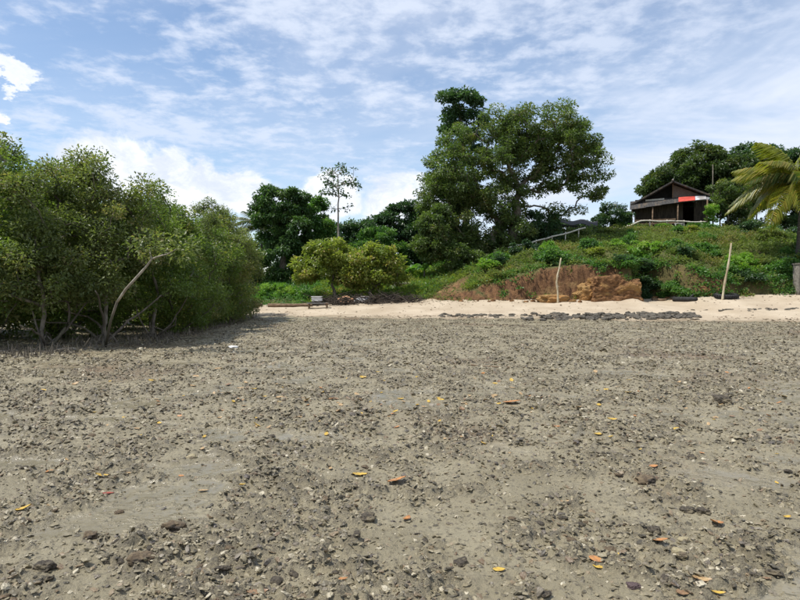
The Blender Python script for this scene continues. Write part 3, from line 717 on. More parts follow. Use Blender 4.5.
def palm(label, base, Y, crown_px, L, nf, seed, tr=.15, mat='palm_leaf', nuts=True):
    r = np.random.default_rng(seed)
    c = at(*crown_px, Y); bx = (base[0] - 400) / 600 * Y; loc = (bx, Y, landz(bx, Y) - .1)
    root = empty('coconut_palm', loc, label, 'palm tree')
    top = c - Vector(loc); b = MB(); pts = []; rad = []
    for k in np.linspace(0, 1, 26):
        pts.append((top.x * k ** 1.5, top.y * k, top.z * k)); rad.append((tr * 1.35 - tr * .55 * min(1, k * 3) ** .5 - .15 * tr * k) * (1.06 if len(pts) % 2 else .97))
    b.tube(pts, rad, 10); b.build('trunk', M['dark_bark'], root, True)
    ms = [frond_mesh(L, seed * 10 + k, dr_, mat if k != 2 else 'palm_old') for k, dr_ in enumerate((.55, .85, 1.05, 1.25))]
    for k in range(nf):
        f = k / nf; o = link('frond', ms[min(3, int(f * 4))], root, top)
        o.rotation_euler = (r.uniform(-.1, .1), R(-50 + 46 * f + r.uniform(-6, 6)), k * 2.399 + r.uniform(-.2, .2)); s = r.uniform(.85, 1.08); o.scale = (s, s, s)
    return root
palm('coconut palm with arching yellow green fronds at the right edge', (797, 290), 37, (801, 192), 4.3, 34, 31)
palm('coconut palm half hidden behind the vine draped tree', (262, 285), 52, (262, 232), 3.2, 13, 32, .13, 'palm_old')

# ---------------------------------------------------------------- banana-like plants
def broad_plant(label, base, Y, hpx, seed, n=9, lm='bright_leaf', name='banana_plant', cat='plant'):
    r = np.random.default_rng(seed); bx = (base[0] - 400) / 600 * Y
    by = Y; z = landz(bx, by) - .05; root = empty(name, (bx, by, z), label, cat)
    H = hpx / 600 * Y; b = MB(); b.tube([(0, 0, 0), (.03, 0, H * .45)], [.09, .05], 8); b.build('stem', M['bark'], root, True)
    for k in range(n):
        a = k * 2.399; L = H * r.uniform(.55, .8); e = r.uniform(.5, 1.25); t = np.linspace(0, 1, 9)
        cx = np.cos(e) * t * L; cz = np.sin(e) * t * L - .55 * L * t ** 2.3
        wd = .13 * L * np.sin(np.pi * np.clip(t * .93 + .05, 0, 1)) ** .7 + .004
        V = []
        for q in range(9): V += [(cx[q], -wd[q], cz[q] + wd[q] * .35), (cx[q], 0, cz[q]), (cx[q], wd[q], cz[q] + wd[q] * .35)]
        V = np.array(V); ca, sa = math.cos(a), math.sin(a)
        V = np.stack([V[:, 0] * ca - V[:, 1] * sa, V[:, 0] * sa + V[:, 1] * ca, V[:, 2] + H * .38], 1)
        F = grid_faces(9, 3); vv = np.full(len(F), r.random()); hh = np.full(len(F), r.random() * .8)
        link('leaf', mesh_np('leaf', V, F, M[lm], True, {'v': ('FACE', vv), 'h': ('FACE', hh)}), root)
broad_plant('banana plant with broad drooping leaves left of the spreading tree', (424, 282), 45, 30, 41, 10, 'vine_leaf')
broad_plant('smaller banana plant at the foot of the dark rounded tree', (410, 284), 46, 24, 42, 8, 'vine_leaf')

# ---------------------------------------------------------------- hillside ground cover (uncountable)
def scatter_cover(name, label, n, xr, dr_, size, per, L, wr, lm, seed, dens=None, hmul=1.0, flat=.6, up=.7):
    r = np.random.default_rng(seed)
    x = r.uniform(*xr, n); dd = r.uniform(*dr_, n); y = Yft(x) + dd
    if dens is not None:
        k = r.random(n) < dens(x, dd); x, dd, y = x[k], dd[k], y[k]
    z = hillz(x, y)
    rad = size * (.6 + .8 * r.random(len(x)))
    C = np.stack([x, y, z + rad * .35 * hmul], 1)
    V, F, v, h = clump_leaves(C, rad, per, L, wr, r, flat, -.1, up)
    patch = np.repeat(fb2(x * .45, y * .45, 3, 121), per)
    h = np.clip(h * .6 + sstep(.52, .70, patch) * .55, 0, 1)
    v = np.clip(v * .7 + sstep(.35, .6, np.repeat(fb2(x * .8, y * .8, 3, 131), per)) * .3, 0, 1)
    link(name, mesh_np(name, V, F, M[lm], False, {'v': ('FACE', v), 'h': ('FACE', h)}), kind='stuff', label=label)
def cover_d(x, dd):
    bare = (np.abs(x - 2.6 - .5 * dd) < 1.0) & (dd < 3.5)
    face = (dd < .9) & (x > 3.5)
    thin = np.where(face, np.where((x > 13.8) & (np.abs(x - 18.6) > 1.0), .95, .05), 1.0)
    return np.where(bare, .05, thin)
scatter_cover('ground_cover', 'low tangled creepers and weeds covering the hillside below the hut', 5600, (1.5, 36), (-.1, 15), .36, 32, .15, .55, 'cover_leaf', 61, cover_d)
scatter_cover('undergrowth', 'green undergrowth on the low ground behind the beach', 2300, (-20, 6), (.5, 14), .45, 36, .17, .45, 'vine_leaf', 62, lambda x, dd: np.where((np.abs(x - 2.6 - .5 * dd) < 1.2) & (dd < 4), .02, np.clip(dd / 3, 0.15, 1)))
scatter_cover('grass_tufts', 'light green grass on the gentle slope left of the clay bank', 1700, (-6, 8), (.8, 9), .32, 32, .28, .12, 'grass_leaf', 63, lambda x, dd: np.where((np.abs(x - 2.6 - .5 * dd) < 1.0) & (dd < 3.5), .02, sstep(8, 3, x)), 1.0, .8, .2)
scatter_cover('bank_creeper', 'leafy creeper hanging over the lip of the clay bank', 1000, (6, 30), (.15, 1.5), .32, 34, .15, .6, 'vine_leaf', 64, lambda x, dd: np.clip(.25 + .75 * (fb2(x * 1.1, dd * .8, 3, 141) > .5), 0, 1) * np.where(dd < .75 + .5 * fb2(x * 2, x * 0, 2, 145), np.where(x < 12.5, .3, 1), .5))
# individual shrubs that stand out on the slope
SHR = [(612, 258, 42, 13, 8, 'bright_leaf', 'bright leafy shrub in the middle of the slope above the clay block'),
       (650, 262, 40, 20, 8, 'bright_leaf', 'bright large-leaved creeper patch above the dark hollow'),
       (676, 268, 39.5, 16, 9, 'vine_leaf', 'green shrub beside the dark hollow in the bank'),
       (590, 272, 40.5, 10, 9, 'vine_leaf', 'small green shrub between the first pole and the clay block'),
       (548, 287, 40.5, 7, 9, 'bright_leaf', 'yellow green shrub on the clay face left of the first pole'),
       (702, 274, 40, 13, 9, 'vine_leaf', 'green shrub on the slope left of the second pole'),
       (690, 246, 46, 10, 7, 'almond_leaf', 'yellowish shrub on the slope below the hut steps'),
       (770, 252, 43, 16, 9, 'cover_leaf', 'dull green shrub on the slope below the coconut palm'),
       (525, 268, 43, 16, 9, 'dark_leaf', 'dark shrub on top of the clay bank under the spreading tree'),
       (500, 276, 42.5, 14, 8, 'vine_leaf', 'green shrub at the low end of the clay bank'),
       (640, 291, 38.0, 8, 5, 'dark_leaf', 'dark plant in the hollow right of the clay block'),
       (662, 228, 50, 7, 4, 'bright_leaf', 'light green plant in front of the hut rail'),
       (694, 226, 50, 7, 5, 'vine_leaf', 'green plant beside the hut doorway')]
for k, (x, y, Y, rx, ry, lm, lab) in enumerate(SHR):
    bx = (x - 400) / 600 * Y; z = landz(bx, Y) - .03; kx = Y / 600
    inl = [((0, 0, ry * kx * .75), (rx * kx, rx * kx * .6, ry * kx * .8), 26), ((rx * kx * .5, 0, ry * kx * .5), (rx * kx * .5, rx * kx * .5, ry * kx * .6), 12)]
    make_tree('shrub', lab, (bx, Y, z), [(0, 0, 0), (.02, 0, .2), (0, 0, .4)], [.03, .025, .02], inl, .22, 90, .15, .6, M[lm], M['bark'], 300 + k,
              'shrubs on the slope', 'shrub', tip_r=.008, start=.1)

# weeds and low bushes dotted over the slope: five grown, the rest copied
weeds = []
for k, lm in enumerate(('bright_leaf', 'cover_leaf', 'vine_leaf', 'almond_leaf', 'dark_leaf')):
    weeds.append(make_tree('weed_bush', '%s weedy bush growing among the creepers on the hillside' % ('bright green', 'dull olive', 'mid green', 'yellowish green', 'very dark green')[k], (0, 0, 0), [(0, 0, 0), (.02, 0, .15), (0, 0, .3)], [.025, .02, .015],
        [((0, 0, .34), (.62, .5, .30), 26), ((.25, .1, .62), (.3, .3, .25), 9), ((-.35, 0, .25), (.35, .3, .22), 8)], .20, 46, .14, (.6, .35, .5, .6, .5)[k], M[lm], M['bark'], 340 + k,
        ('bright green', 'dull olive', 'mid green', 'yellowish green', 'very dark green')[k] + ' weedy bushes on the hillside', 'bush', tip_r=.007, start=.1))
rw = np.random.default_rng(350); used = set()
for q in range(95):
    x = rw.uniform(4.5, 31); dd = rw.uniform(.7, 14.5)
    if q < 16: x = rw.uniform(14.2, 17.4) if q < 11 else rw.uniform(17, 27); dd = rw.uniform(.1, .8)
    elif q < 34: x = rw.uniform(11, 31); dd = 50.3 - float(Yft(np.array([x]))[0]) + rw.uniform(-1.2, .8)
    if abs(x - 18.6) < .8 and dd < 1: continue
    y = float(Yft(np.array([x]))[0]) + dd
    if abs(x - 23.1) < 3.6 and y > 49.2: continue
    k = int(rw.choice([0, 1, 1, 2, 2, 3, 4] if q >= 11 else [2, 4, 4])); o = weeds[k] if k not in used else copy_tree(weeds[k]); used.add(k)
    sc_ = rw.uniform(.6, 1.35); o.location = (x, y, landz(x, y) - .05); o.scale = (sc_ * rw.uniform(.9, 1.5), sc_, sc_ * rw.uniform(.6, 1.1)); o.rotation_euler = (0, 0, rw.uniform(0, 6.28))

# ---------------------------------------------------------------- the hut
HX, HY, HZ = 23.1, 52.0, 6.62
hut = empty('hut', (HX, HY, HZ), 'dark weathered wooden hut with gable roof and red sheet on the hilltop', 'house', rz=R(-22))
def sheet(name, a, b_, c, d_, th, mat, parent, waves=0, amp=.03):
    """a slab from four corners a b c d, corrugated along a-b if waves"""
    n = max(2, waves * 6 + 1); V = []; nn = np.cross(np.subtract(b_, a), np.subtract(d_, a)); nn = nn / np.linalg.norm(nn)
    for off in (0, -th):
        for e0, e1 in ((a, b_), (d_, c)):
            for k in range(n):
                f = k / (n - 1); p = np.array(e0) * (1 - f) + np.array(e1) * f
                V.append(p + nn * (off + (amp * math.sin(f * waves * 6.283) if waves else 0)))
    F = []
    for k in range(n - 1):
        F.append((k, k + 1, n + k + 1, n + k)); F.append((2 * n + k, 3 * n + k, 3 * n + k + 1, 2 * n + k + 1))
        F.append((k, 2 * n + k, 2 * n + k + 1, k + 1)); F.append((n + k, n + k + 1, 3 * n + k + 1, 3 * n + k))
    F.append((0, n, 3 * n, 2 * n)); F.append((n - 1, 3 * n - 1, 4 * n - 1, 2 * n - 1))
    return link(name, mesh_np(name, np.array(V), [F], mat), parent)
PK = (.4, 4.1); LE = (-2.95, 2.25); RE = (3.25, 2.75)
sheet('roof', (PK[0], -.7, PK[1]), (PK[0], 5, PK[1]), (LE[0], 5, LE[1]), (LE[0], -.7, LE[1]), .10, M['thatch'], hut, 14, .02)
sheet('roof', (PK[0], 5, PK[1] + .02), (PK[0], -.7, PK[1] + .02), (RE[0], -.7, RE[1]), (RE[0], 5, RE[1]), .10, M['thatch'], hut, 14, .02)
b = MB(); b.tube([(PK[0], -.75, PK[1] + .06), (PK[0], 5.05, PK[1] + .06)], [.09, .09], 8); b.build('ridge_cap', M['tin'], [o for o in hut.children if o.name.startswith('roof')][0], True)
b = MB(); b.box((-1.25, -.62, 3.13), (3.85, .06, .16), Matrix.Rotation(-math.atan2(PK[1] - LE[1], PK[0] - LE[0]), 3, 'Y')); b.build('bargeboard', M['plank'], hut)
b = MB(); b.box((1.82, -.62, 3.38), (3.2, .06, .16), Matrix.Rotation(math.atan2(PK[1] - RE[1], RE[0] - PK[0]), 3, 'Y')); b.build('bargeboard', M['plank'], hut)
b = MB(); b.prism([(.45, 2.72), (2.7, 2.80), (.45, 3.86)], -.06, .02); b.build('gable_panel', M['matting'], hut)
b = MB(); b.prism([(-2.5, 2.3), (.42, 2.5), (.42, 3.95), (-.9, 3.2)], .55, .6); b.build('gable_shade_panel', M['gable_shade'], hut)  # solid near-black panel stands in for the shade inside the open gable
b = MB(); b.box((.42, -.1, 3.3), (.09, .1, 1.3)); b.build('king_post', M['brown_wood'], hut)
b = MB(); b.box((-1.0, -.25, 2.62), (1.5, .05, .14), Matrix.Rotation(-.04, 3, 'Y')); b.build('pale_board', M['bamboo'], hut, label='pale board across the open gable')
# skirt roof of overlapping tin sheets
xsn = [-3.0, -1.75, -.5, .80]
for k in range(3):
    a0, a1 = xsn[k], xsn[k + 1]
    zt = 2.62 + .05 * k; zb = 1.72 + .15 * k
    sheet('roof_sheet', (a0, 0.05 - .004 * k, zt), (a0, -1.5, zb), (a1 + .1, -1.5, zb + .13), (a1 + .1, 0.05 - .004 * k, zt + .05), .03, M['thatch'], hut)
sheet('roof_sheet', (.84, .08, 2.80), (.84, -1.35, 2.18), (3.1, -1.35, 2.28), (3.1, .08, 2.86), .03, M['tin'], hut, 8, .02)
sheet('red_sheet', (.86, -.30, 2.73), (.80, -1.45, 2.20), (2.05, -1.45, 2.26), (2.12, -.30, 2.78), .02, M['red_tarp'], hut, 2, .03)['label'] = 'red sheet on the front roof'
sheet('white_sheet', (2.13, -.32, 2.78), (2.07, -1.44, 2.27), (2.88, -1.44, 2.30), (2.95, -.32, 2.80), .02, M['white_tarp'], hut, 2, .03)['label'] = 'whitish sheet on the front roof'
r = np.random.default_rng(77)
k = 0; x = -2.6
while x < 2.9:                                                      # wall boards, the doorway left open
    wd = r.uniform(.16, .24)
    if not 1.15 < x + wd / 2 < 2.0:
        b = MB(); b.box((x + wd / 2, r.uniform(-.02, .02), 1.36), (wd - .008, .03, 2.76 + r.uniform(-.05, .03))); b.build('wall_board', M['plank'], hut)
    x += wd
for sx_ in (-2.62, 2.92):
    b = MB(); b.box((sx_, 2.45, 1.25), (.05, 4.9, 2.5)); b.build('side_wall', M['plank'], hut)
b = MB(); b.box((.15, 4.9, 1.25), (5.6, .05, 2.5)); b.build('rear_wall', M['plank'], hut)
b = MB(); b.prism([(-2.6, 2.3), (2.9, 2.6), (.4, 3.95)], 4.80, 4.86); b.build('rear_gable', M['plank'], hut)
b = MB(); b.box((1.57, .1, 2.62), (1.0, .1, .45)); b.build('door_lintel', M['plank'], hut)
b = MB(); b.box((.15, 2.4, .0), (5.7, 5.0, .1)); b.build('floor_slab', M['plank'], hut)
for sx_, zz_ in ((-2.85, 1.7), (-1.2, 1.85), (.75, 2.0), (2.95, 2.25)):
    b = MB(); b.tube([(sx_, -1.4, -.6), (sx_ + .02, -1.38, zz_)], [.06, .05], 8); b.build('post', M['brown_wood'], hut, True)
for zz_ in (.45, .75):
    b = MB(); b.box((-1.0, -1.42, zz_), (3.2, .03, .14)); b.build('porch_board', M['brown_wood'], hut)
# pale frame standing by the door
fr = empty('white_stand', tuple(at(678, 231, 50.3)), 'small white frame standing below the hut doorway', 'stand')
z0 = landz(fr.location.x, fr.location.y); fr.location.z = z0
for sx_ in (-.25, .25):
    b = MB(); b.box((sx_, 0, .28), (.07, .07, .7)); b.build('leg', M['white'], fr)
b = MB(); b.box((0, 0, .6), (.57, .3, .06)); b.build('top', M['white'], fr)
# open shed right of the hut
sh = at(731, 231, 52); z0 = landz(sh.x, sh.y)
shed = empty('open_shed', (sh.x, sh.y, z0), 'open shed with brown roof on posts right of the hut', 'shed')
sheet('roof', (-1.6, -1, 2.05), (1.7, -1, 1.95), (1.7, 1.5, 2.6), (-1.6, 1.5, 2.7), .08, M['brown_wood'], shed, 10, .03)
for q in ((-1.5, -.9, 2.0), (1.6, -.9, 1.9), (0.1, -.9, 1.95), (-1.5, 1.4, 2.5), (1.6, 1.4, 2.4)):
    b = MB(); b.tube([(q[0], q[1], -.4), (q[0], q[1], q[2])], [.06, .05], 8); b.build('post', M['plank'], shed, True)
for zz_ in (.55, .9): 
    b = MB(); b.tube([(-1.5, -.97, zz_), (1.65, -.97, zz_ + .03)], [.04, .035], 7); b.build('rail', M['bamboo' if zz_ > .6 else 'plank'], shed, True)
# thin pole above the shrub
p = at(712, 235, 51.5); z0 = landz(p.x, p.y); b = MB(); top = at(711.5, 165, 51.5)
b.tube([(0, 0, -.2), (top.x - p.x, 0, top.z - z0)], [.05, .035], 8)
b.build('thin_pole', M['bark'], None, True, loc=(p.x, p.y, z0), label='tall thin upright pole standing just right of the hut', category='pole')
# black sheet roof under the big tree
p = at(575, 238, 48); z0 = landz(p.x, p.y)
sh2 = empty('black_shelter', (p.x, p.y, z0), 'low black sheet shelter between the spreading tree and the hut', 'shelter')
a = [at(556, 223, 47.4), at(597, 226, 47.4), at(597, 221, 49.6), at(556, 219.5, 49.6)]
a = [tuple(q - Vector((p.x, p.y, z0))) for q in a]
sheet('roof', *a, .03, M['net'], sh2, 2, .10)
sheet('side_sheet', tuple(Vector(a[0]) - Vector((0, 0, .12))), tuple(Vector(a[1]) - Vector((0, 0, .12))), tuple(Vector(a[1]) - Vector((0, -.05, .36))), tuple(Vector(a[0]) - Vector((0, -.05, .2))), .02, M['net'], sh2, 3, .03)
for q in a:
    b = MB(); b.tube([(q[0], q[1], -.5), (q[0], q[1], q[2])], [.05, .04], 7); b.build('post', M['plank'], sh2, True)

# ---------------------------------------------------------------- rails of bleached bamboo
def rail(label, pts_px, Y, hgt, nposts):
    pts = [at(x, y, Yq) for (x, y), Yq in zip(pts_px, Y)]
    o = pts[0]; z0 = landz(o.x, o.y); root = empty('bamboo_rail', (o.x, o.y, z0), label, 'fence', 'bleached bamboo rails on the slope')
    O = Vector((o.x, o.y, z0))
    for i in range(len(pts) - 1):
        b = MB(); q0, q1 = pts[i] - O, pts[i + 1] - O; k = np.linspace(0, 1, 14)
        P_ = [tuple(q0.lerp(q1, f) + Vector((0, 0, .025 * math.sin(f * 9)))) for f in k]
        b.tube(P_, [.062 if j % 2 else .055 for j in range(14)], 8); b.build('rail', M['bamboo'], root, True)
        m = nposts[i]
        for j in range(m):
            f = (j + .5) / m; q = q0.lerp(q1, f); zg = landz(q.x + O.x, q.y + O.y) - z0
            b = MB(); b.tube([(q.x, q.y + .07, min(zg, q.z - .4) - .15), (q.x + .02, q.y + .07, q.z + .12)], [.05, .04], 7); b.build('post', M['bamboo'], root, True)
rail('sloping bleached bamboo handrail climbing below the spreading tree', [(508, 248), (545, 239), (585, 228)], [44.2, 44.8, 45.6], 1, [2, 3])
rail('bleached bamboo rail running level across the front of the hut', [(613, 232), (641, 221), (675, 221.5), (709, 222.5)], [49.3, 49.8, 49.9, 49.8], 1, [1, 2, 2])

# ---------------------------------------------------------------- poles on the beach
def beach_pole(name, label, pts, Y, r0, r1):
    _, Y, _ = hit(*pts[0]); P_ = [at(x, y, Y) for x, y in pts]; o = P_[0]; z0 = landz(o.x, Y)
    root = link(name, None, None, (o.x, Y, z0), label=label, category='pole', group='bleached poles standing in the sand')
    O = Vector((o.x, Y, z0)); Q = [p - O for p in P_]; Q[0] = Vector((Q[0].x, 0, -.3))
    k = np.linspace(0, 1, 18); seg = np.linspace(0, 1, len(Q))
    T = np.stack([np.interp(k, seg, [q[i] for q in Q]) for i in range(3)], 1); T[:, 1] += .04 * np.sin(k * 7)
    b = MB(); b.tube(T, np.linspace(r0, r1, 18) * (1 + .12 * np.sin(k * 23)), 9); b.build('shaft', M['pole'], root, True)
    for kk, hgt in ((5, .12), (9, .16), (13, .1)):
        b = MB(); s = 1 if kk % 2 else -1
        b.tube([tuple(T[kk]), (T[kk][0] + s * .09, T[kk][1] - .03, T[kk][2] + hgt)], [.03, .018], 6); b.build('branch_stub', M['pole'], root, True)
    return root
beach_pole('crooked_pole', 'short crooked bleached pole in front of the clay bank', [(558, 303), (558, 292), (556.5, 283), (557, 276), (559, 268), (561, 258)], 37.0, .062, .040)
beach_pole('straight_pole', 'tall straight bleached pole leaning right near the bright bush', [(722, 300), (725, 282), (728, 262), (731, 243)], 34.0, .066, .046)

# ---------------------------------------------------------------- clay blocks fallen from the bank
def boulder_mesh(name, size, seed, mat, sub=4, boxy=.55, rough_=.18, fr=1.2, smooth=False):
    import bmesh
    bm = bmesh.new(); bmesh.ops.create_icosphere(bm, subdivisions=sub, radius=1)
    me = bpy.data.meshes.new(name); bm.to_mesh(me); bm.free()
    V = np.empty(len(me.vertices) * 3, np.float32); me.vertices.foreach_get('co', V); V = V.reshape(-1, 3).astype(float)
    inf = V / np.max(np.abs(V), axis=1, keepdims=True); V = V * (1 - boxy) + inf * boxy
    n = fb3(V * fr + seed * 3.7, 4, seed); V = V * (1 + (n - .5)[:, None] * rough_ * 2.4)
    V = V * np.array(size) / 2
    me.vertices.foreach_set('co', V.astype(np.float32).ravel()); me.polygons.foreach_set('use_smooth', np.full(len(me.polygons), smooth, bool))
    me.materials.append(mat); me.update(); return me
def boulder(name, label, px_, py_, size, seed, mat, sink=.35, cat='rock', group=None, rz=0, **kw):
    if py_ > 100: x, Y, z = hit(px_, py_); Y += size[1] * .4; x = (px_ - 400) / 600 * Y
    else: Y = py_; x = (px_ - 400) / 600 * Y; z = landz(x, Y)
    o = link(name, boulder_mesh(name, size, seed, mat, **kw), None, (x, Y, z + size[2] * (.5 - sink)), label=label, category=cat, group=group); o.rotation_euler = (0, 0, rz); return o
boulder('clay_block', 'large orange brown block of clay fallen from the bank', 613, 300.5, (2.9, 1.8, 1.75), 3, M['clay'], .22, sub=5, boxy=.7, rough_=.34, fr=1.9)
boulder('clay_block', 'crumbling yellow orange lump of clay against the large block', 587, 300.5, (1.5, 1.2, 1.25), 4, M['yellow_clay'], .25, sub=5, boxy=.3, rough_=.35, fr=2.4)
boulder('clay_mound', 'low yellow clay mound at the foot of the short crooked pole', 553, 303, (1.9, 1.2, .75), 5, M['yellow_clay'], .3, sub=5, boxy=.3, rough_=.3, fr=2.2)
boulder('clay_block', 'small orange clay lump behind the tall straight pole', 707, 296, (1.3, 1.0, .8), 6, M['clay'], .25, sub=4, boxy=.4, rough_=.3, fr=2)
r_c = np.random.default_rng(5).uniform(.6, 1.5, 40)
for k, (px_, Y, s) in enumerate([(572, 302, .42), (580, 302.5, .3), (566, 301, .36), (640, 300, .4), (655, 299.5, .5), (668, 299, .35), (745, 296, .4), (642, 301, .25), (533, 302, .34), (526, 302.3, .22), (512, 301.5, .26), (493, 301.5, .36), (489, 302, .2), (478, 301.3, .18), (461, 301.6, .24), (672, 299.6, .2), (684, 298, .3), (752, 295.6, .22)]):
    boulder('clay_clod', 'broken clod of clay lying at the foot of the bank', px_, Y, (s * r_c[k], s * .8, s * .6), 20 + k, M['clay'], .3, rz=k * 1.3, group='clods of clay at the foot of the bank', sub=2, rough_=.3, fr=1.8)
boulder('grey_boulder', 'grey boulder in the grass behind the branch heap', 402, 43, (1.5, .9, .7), 8, M['concrete'], .25, sub=4, rough_=.3)

# ---------------------------------------------------------------- dark rock strip on the sand
slabs = [boulder_mesh('flat_rock', (1, 1, 1), 40 + k, M['slab'], sub=2, boxy=.45, rough_=.6, fr=1.9) for k in range(7)]
r = np.random.default_rng(88)
def slab(px_, py_, s, label, group, thick=.30):
    x, Y, z = hit(px_, py_)
    o = link('flat_rock', slabs[r.integers(7)], None, (x, Y, z + s * thick * .12), label=label, category='rock', group=group)
    o.scale = (s * r.uniform(.9, 1.7), s * r.uniform(.6, 1.0), s * thick * r.uniform(.7, 1.4)); o.rotation_euler = (r.normal() * .16, r.normal() * .16, r.uniform(0, 6.28))
for k in range(230):
    x = 522 + 176 * r.random() ** .9; y = 316.0 + np.clip(r.normal(), -1.8, 1.8) * 1.7 + 1.0 - (x - 600) * .006
    slab(x, y, r.uniform(.16, .42), 'dark flat rock slab in the long rock strip at the foot of the sand', 'rock slabs in the long dark strip', .40)
for k in range(34):
    slab(440 + 75 * r.random(), 315.5 + r.normal() * 1.0, r.uniform(.18, .36), 'small dark rock in the thin scatter left of the long rock strip', 'rocks in the thin scatter left of the strip')
for k in range(24):
    x = 690 + 108 * r.random(); slab(x, 310.5 - (x - 690) * .012 + r.normal() * .6, r.uniform(.10, .26), 'small dark rock on the bare sand towards the right edge', 'rocks on the sand towards the right edge')

# ---------------------------------------------------------------- things lying on the sand
def tyre_at(label, px_, py_, rr, th, tilt=.1):
    x, Y, z = hit(px_, py_)
    root = empty('tyre', (x, Y, z), label, 'tyre'); a = np.linspace(0, 2 * np.pi, 28, endpoint=False); prof = [(-.30, -.5), (-.08, -.5), (0, -.3), (.03, 0), (0, .3), (-.08, .5), (-.30, .5), (-.33, .42), (-.14, .36), (-.10, 0), (-.14, -.36), (-.33, -.42)]
    V = [((rr + q[0] * rr * 1.0) * math.cos(t), (rr + q[0] * rr) * math.sin(t), q[1] * th + th * .42) for t in a for q in prof]; m = len(prof)
    F = [(i * m + j, ((i + 1) % 28) * m + j, ((i + 1) % 28) * m + (j + 1) % m, i * m + (j + 1) % m) for i in range(28) for j in range(m)]
    link('casing', mesh_np('casing', np.array(V), [F], M['rubber'], True), root)
    b = MB()
    for t in a: b.box(((rr + .02) * math.cos(t), (rr + .02) * math.sin(t), th * .42), (.05, .05, th * .62), Matrix.Rotation(t, 3, 'Z'))
    b.build('tread', M['rubber'], root); root.rotation_euler = (tilt, -.05, .3)
tyre_at('black tyre lying flat on the sand behind the tall straight pole', 726, 297.5, .62, .24)
def log(name, label, p0, p1, r0, r1, mat, cat='driftwood', stub=True):
    a, b_ = Vector(p0), Vector(p1); mid = a; z0 = landz(a.x, a.y); root = empty(name, (a.x, a.y, z0), label, cat)
    O = Vector((a.x, a.y, z0)); k = np.linspace(0, 1, 9); T = []
    for f in k:
        q = a.lerp(b_, f); q.z = landz(q.x, q.y) + (r0 + (r1 - r0) * f) * .75; q = q - O; T.append((q.x, q.y + .05 * math.sin(f * 8), q.z))
    b = MB(); b.tube(T, np.linspace(r0, r1, 9), 8); b.build('log_shaft', mat, root, True)
    if stub:
        b = MB(); b.tube([T[5], (T[5][0] + .25, T[5][1] - .1, T[5][2] + .3)], [r0 * .5, r0 * .25], 6); b.build('branch_stub', mat, root, True)
def g(x, Y): return ((x - 400) / 600 * Y, Y, 0)
log('driftwood_log', 'pale driftwood log at the end of the mangrove row', hit(226, 311), hit(249, 306), .16, .10, M['pole'])
log('driftwood_log', 'brown log lying behind the pale driftwood log', hit(234, 308), hit(262, 306), .14, .10, M['brown_wood'])
log('driftwood_log', 'long dark log along the top of the sand left of the white box', hit(268, 307), hit(312, 306.5), .13, .11, M['brown_wood'], stub=False)
log('driftwood_log', 'dark weathered log on the sand right of the large clay block', hit(674, 301), hit(697, 301), .17, .12, M['rubber'])
log('driftwood_log', 'thin dark plank-like log between the clay block and the thick dark log', hit(652, 300.5), hit(667, 300.5), .09, .07, M['brown_wood'], stub=False)
log('fallen_stick', 'thin stick lying on the middle of the mudflat', (1.45, 12.2, 0), (2.6, 12.0, 0), .014, .008, M['brown_wood'], 'stick', False)
log('fallen_branch', 'pale bent branch lying under the mangroves at the left edge', (-10.6, 13.9, 0), (-9.4, 14.7, 0), .06, .035, M['pale_bark'], 'branch')
log('fallen_branch', 'short pale branch on the mud in front of the mangrove trunks', (-8.6, 15.0, 0), (-7.7, 15.3, 0), .035, .02, M['pale_bark'], 'branch')
# bench with a white box
p = Vector(hit(318, 308.5)); z0 = p.z
bn = empty('wooden_bench', (p.x, p.y, z0), 'low grey wooden bench at the top of the sand', 'bench')
for q in (-.12, .12):
    b = MB(); b.box((0, q, .32), (1.35, .2, .05)); b.build('plank', M['tin'], bn)
for q in ((-.55, -.15), (.55, -.15), (-.55, .15), (.55, .15)):
    b = MB(); b.box((q[0], q[1], .14), (.07, .07, .34)); b.build('leg', M['brown_wood'], bn)
import bmesh
p = Vector(hit(317, 305.5)); z0 = p.z
wb = empty('white_box', (p.x, p.y, z0), 'white plastic box under the sea almond tree behind the bench', 'box')
bm = bmesh.new(); bmesh.ops.create_cube(bm, size=1); bmesh.ops.scale(bm, vec=(.66, .45, .30), verts=bm.verts); bmesh.ops.bevel(bm, geom=bm.edges, offset=.04, segments=3, affect='EDGES')
bmesh.ops.translate(bm, vec=(0, 0, .40), verts=bm.verts); me = bpy.data.meshes.new('body'); bm.to_mesh(me); bm.free(); me.materials.append(M['white']); link('body', me, wb)
b = MB(); b.box((0, 0, .565), (.70, .49, .05)); b.build('lid', M['white'], wb)
b = MB(); b.box((0, 0, .11), (.7, .5, .26)); b.build('crate_base', M['plank'], wb)
def cloth(name, label, px_, py_, Y, sx_, sy_, hh, mat, seed):
    p = Vector(hit(px_, py_)); z0 = p.z; n = 18; uu = np.linspace(-.5, .5, n); X, Yq = np.meshgrid(uu, uu); f = fb2(X * 4 + seed, Yq * 4, 3, seed)
    Z = hh * (1 - (np.abs(X) * 2) ** 3 * .6) * (1 - (np.abs(Yq) * 2) ** 3 * .85) * (.7 + .6 * f)
    V = np.stack([(X * sx_).ravel(), (Yq * sy_).ravel(), Z.ravel()], 1); V2 = np.concatenate([V, V * np.array([.98, .98, 1]) - [0, 0, .03]]); Fg = grid_faces(n, n)
    link(name, mesh_np(name, V2, [np.concatenate([Fg, Fg[:, ::-1] + n * n])], mat, True), None, (p.x, p.y, z0 - .05), label=label, category='tarp')
cloth('tarp', 'faded orange tarp heaped under the sea almond trees', 346, 303.0, 39.6, 1.2, .8, .5, M['pink_tarp'], 5)
cloth('tarp', 'grey tarp heaped right of the faded orange tarp', 364, 302.5, 39.8, 1.3, .8, .42, M['grey_tarp'], 6)
